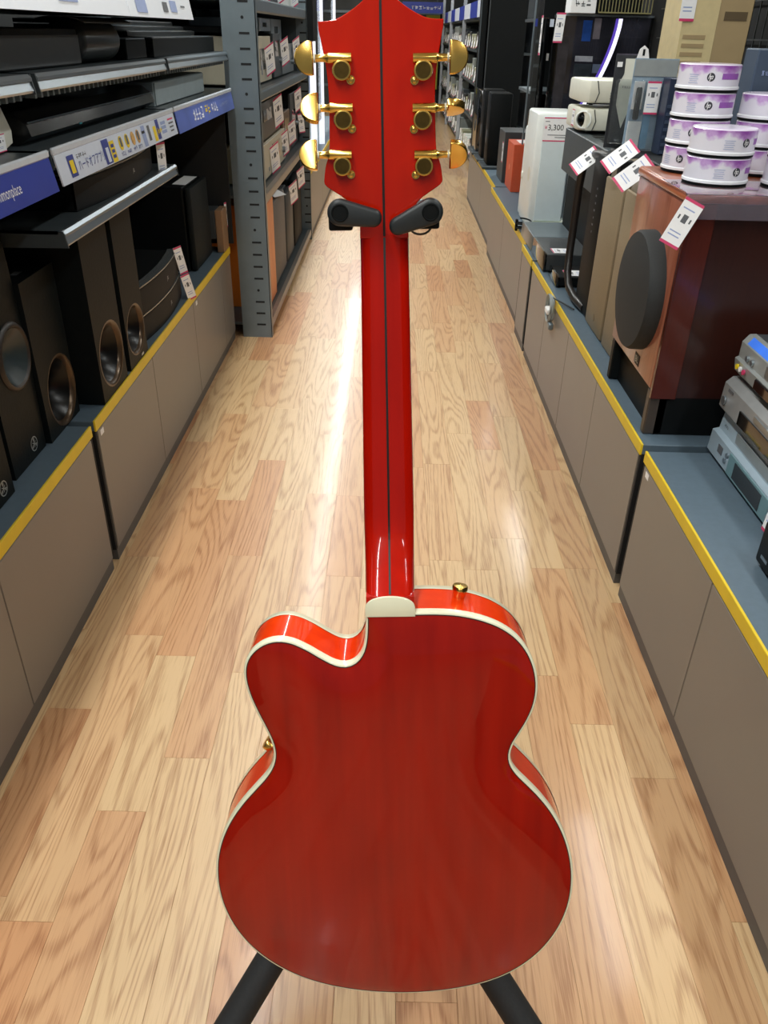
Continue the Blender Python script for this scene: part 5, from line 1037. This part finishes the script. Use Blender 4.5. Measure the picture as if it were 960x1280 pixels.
# headstock
TH = R(9.0); HO = Vector((0, 0.047, 0.675+OFF)); ha = Vector((0, -math.sin(TH), math.cos(TH))); hb = Vector((0, -math.cos(TH), -math.sin(TH)))
def hp(x, s, t=0.0): return HO + Vector((x, 0, 0)) + ha*s + hb*t
hl = [(0.0225, -0.004), (0.0222, 0.009), (0.0268, 0.0212), (0.035, 0.0308), (0.0511, 0.0413), (0.0534, 0.0463), (0.0515, 0.0578), (0.0478, 0.0690), (0.0466, 0.0858), (0.0458, 0.1110), (0.0468, 0.1330), (0.0498, 0.1510), (0.0522, 0.1640), (0.0524, 0.1693), (0.0440, 0.1696), (0.0360, 0.1712), (0.0252, 0.1764), (0.0150, 0.1830), (0.0070, 0.1905), (0.0, 0.1928)]
hl = hl[:2] + catmull(hl[1:6], 3)[1:-1] + hl[5:6] + catmull(hl[5:13], 3)[1:-1] + hl[12:14] + catmull(hl[13:], 3)[1:]
full = hl + [(-x, s) for x, s in hl[::-1][1:]]
def hprism(P, t0, t1, bev=0.0):
    b = MB().prism(P, 'z', t0, t1, bev=bev); b.v = [tuple(hp(x, s, t)) for x, s, t in b.v]; return b
hs_ = part('headstock', hprism(full, -0.0150, 0.0, 0.0008), M_REDH, G, 'orange-red headstock with curved crown', local=True, smooth=14)
part('centre_stripe', hprism([(-0.00105, -0.004), (0.00105, -0.004), (0.00105, 0.1925), (-0.00105, 0.1925)], -0.0004, 0.00035), M_PURF, hs_, 'thin black centre stripe', local=True, smooth=0)
part('face_plate', hprism(full, -0.0172, -0.0151), M_BLACKM, hs_, local=True, smooth=0)
# six tuners
def tuner(sx, xs, ss, xb, rot):
    tn = part('tuner', MB(), M_GOLD, G, 'gold tuning machine', local=True) if False else None
    c = hp(sx*xs, ss)
    b = MB().lathe([(0.0082, 0), (0.0084, 0.002), (0.0084, 0.0075), (0.0078, 0.0092), (0.0066, 0.0094)], c, hb, 28)
    body_ = part('tuner_housing', b, M_GOLD, G, 'gold tuner housing', local=True)
    part('housing_cap', MB().lathe([(0.0064, 0.0095), (0.005, 0.0086), (0.0022, 0.0082), (0.0018, 0.0092), (0.0002, 0.0093)], c, hb, 24), M_GOLDD, body_, 'darker recessed cap', local=True)
    so = ss + 0.0092
    p0 = hp(sx*(xs-0.0085), so, 0.0058); p1 = hp(sx*(xs+0.0085), so, 0.0058)
    part('worm_tube', MB().lathe([(0.0041, 0), (0.0041, 0.0190), (0.0036, 0.0205), (0.0031, 0.0215), (0.0028, 0.030), (0.0031, 0.031), (0.0031, 0.033), (0.0020, 0.034)], p0, Vector((sx, 0, 0)), 16), M_GOLD, body_, local=True)
    part('collar', MB().lathe([(0.0035, 0), (0.0035, 0.0016)], hp(sx*(xb-0.0030), so, 0.0058), Vector((sx, 0, 0)), 16), mat('pale_washer', (206, 200, 180), 0.3), body_, local=True)
    e = hp(sx*(xs-0.0072), ss-0.0072)
    part('screw_ear', MB().lathe([(0.0036, 0), (0.0036, 0.002)], e, hb, 14), M_GOLD, body_, local=True)
    part('screw', MB().lathe([(0.0026, 0.002), (0.0022, 0.0034), (0.0004, 0.0038)], e, hb, 12), M_GOLD, body_, local=True)
    # half-moon button: straight edge towards the headstock
    n = 20; P = [(-0.0010, -0.0124), (0.0010, -0.0128)] + [(0.0010+0.0138*math.cos(a), 0.0128*math.sin(a)) for a in [-math.pi/2+math.pi*k/n for k in range(1, n)]] + [(0.0010, 0.0128), (-0.0010, 0.0124)]
    q = MB().prism(P, 'z', -0.0033, 0.0033, bev=0.0012, seg=3)
    o = hp(sx*xb, so, 0.0058); cr_, sr_ = math.cos(rot), math.sin(rot)
    q.v = [tuple(o + Vector((sx*x, 0, 0)) + ha*(y*cr_ - z*sr_) + hb*(y*sr_ + z*cr_)) for x, y, z in q.v]
    part('tuner_button', q, M_GOLD, body_, 'gold half-moon button', local=True, smooth=50)
for sx, xs, ss, xb, rot in ((-1, 0.0336, 0.1331, 0.0583, 0.0), (-1, 0.0338, 0.0955, 0.0560, -0.5), (-1, 0.0360, 0.0586, 0.0590, -0.3), (1, 0.0353, 0.1318, 0.0585, 0.0), (1, 0.0348, 0.0942, 0.0568, 1.25), (1, 0.0363, 0.0573, 0.0600, 0.55)):
    tuner(sx, xs, ss, xb, rot)
# strap knob on the shoulder, knob at the waist
b = MB().lathe([(0.0062, 0), (0.0062, 0.002), (0.0070, 0.003), (0.0070, 0.0075), (0.0082, 0.0085), (0.0082, 0.0125), (0.0074, 0.0135), (0.001, 0.014)], (0.0725, 0.043, 0.3118+OFF-0.001), (0.12, 0, 1), 22)
part('strap_knob', b, M_GOLD, G, 'knurled gold strap knob on the shoulder', local=True)
b = MB().lathe([(0.006, -0.001), (0.006, 0.002), (0.0085, 0.003), (0.0085, 0.009), (0.0075, 0.0115), (0.001, 0.012)], (-0.1345, 0.050, 0.1265+OFF), (-0.83, 0, 0.56), 22)
part('waist_knob', b, M_GOLD, G, 'gold knob at the waist on the cutaway side', local=True)
# ------------------------------------------------------------------ stand
ST = thing('guitar_stand', 'black tripod guitar stand with a neck yoke and two foam-covered front legs', 'stand', (0.0, 0.80, 0.0))
M_FOAM = mat('black_foam_sleeve', (26, 27, 28), 0.75, var=0.15, scale=200, bump=0.2); M_TUBEB = mat('black_powder_coat', (22, 22, 23), 0.4)
hub = Vector((-0.004, 0.80, 0.262))
part('hub', MB().lathe([(0.022, -0.04), (0.026, -0.035), (0.026, 0.035), (0.020, 0.04)], hub, (0, 0, 1), 20), M_BLACKM, ST)
for f in ((-0.234, 0.50, 0.022), (0.262, 0.506, 0.022)):
    f = Vector(f); d = (f-hub); lg = part('leg', MB().cyl(hub+d*0.04, hub+d*0.985, 0.012), M_TUBEB, ST)
    part('foam_sleeve', MB().cyl(hub+d*0.18, hub+d*0.94, 0.0215, n=22), M_FOAM, lg, 'black foam sleeve'); part('rubber_foot', MB().lathe([(0.012, -0.012), (0.017, -0.006), (0.017, 0.014), (0.013, 0.018)], f - Vector((0, 0, 0.010)), (0, 0, 1), 16), M_BLACKM, lg)
bk = Vector((0.0, 1.10, 0.020)); d = bk-hub; lg = part('leg', MB().cyl(hub+d*0.05, bk, 0.012), M_TUBEB, ST); part('rubber_foot', MB().lathe([(0.012, -0.018), (0.017, -0.012), (0.017, 0.010), (0.013, 0.014)], bk, (0, 0, 1), 16), M_BLACKM, lg)
gw = lambda x, y, z: GM @ Vector((x, y, z)); hw = lambda x, s, t: GM @ hp(x, s, t)
yk = hw(0, 0.012, -0.095)
part('pole', MB().cyl(hub + Vector((0, 0, 0.03)), yk, 0.0115, 0.0095), M_TUBEB, ST)
part('yoke_bar', MB().tube([hw(-0.040, 0.016, -0.05), hw(-0.038, 0.014, -0.075), hw(-0.02, 0.012, -0.095), hw(0.02, 0.012, -0.095), hw(0.038, 0.014, -0.075), hw(0.040, 0.016, -0.05)], 0.009, 12), M_TUBEB, ST)
def yb_(x0, x1, s0, s1, t0, t1, bev):
    b = MB().box(x0, x1, s0, s1, t0, t1, bev=bev, seg=2); b.v = [tuple(hw(*v)) for v in b.v]; return b
M_RUB = mat('black_rubber', (30, 34, 36), 0.42, var=0.08, scale=80)
for sx in (-1, 1): part('yoke_arm', yb_(sx*0.0285, sx*0.0505, 0.0045, 0.0240, -0.055, 0.010, 0.002), M_BLACKM, ST)
for (xa, sa), (xb, sb) in (((-0.0391, 0.0212), (-0.0095, 0.0160)), ((0.0417, 0.0204), (0.0125, 0.0088))):
    n = 14; ax = Vector((xb-xa, sb-sa)); L_ = ax.length; ax.normalize(); nrm = Vector((-ax.y, ax.x)); r0, r1 = 0.0115, 0.0078; P = []
    for k in range(n+1): a = math.pi/2 + math.pi*k/n; P.append(Vector((xa, sa)) + ax*(r0*math.cos(a)) + nrm*(r0*math.sin(a)))
    for k in range(n+1): a = -math.pi/2 + math.pi*k/n; P.append(Vector((xb, sb)) + ax*(r1*math.cos(a)) + nrm*(r1*math.sin(a)))
    b = MB().prism([(p.x, p.y) for p in P], 'z', 0.0105, 0.0225, bev=0.003, seg=3); b.v = [tuple(hw(*v)) for v in b.v]
    pd = part('pad_arm', b, M_RUB, ST, 'black rubber retaining arm across the neck', smooth=50)
    b = MB().lathe([(0.0078, 0), (0.0072, 0.0012), (0.0066, 0.0012), (0.0062, 0.0004), (0.001, 0.0006)], hw(xa, sa, 0.0225), GM.to_3x3() @ hb, 22); part('pivot_cap', b, M_BLACKM, pd)
lp = []
for k in range(13): a = math.pi*k/12; lp.append(hw(0.0335+0.0105*math.cos(a)*-1, 0.007-0.0085*math.sin(a), -0.004))
part('release_loop', MB().tube(lp, 0.0011, 6), mat('grey_wire_loop', (70, 66, 64), 0.4), ST, 'thin wire loop under the right yoke arm')
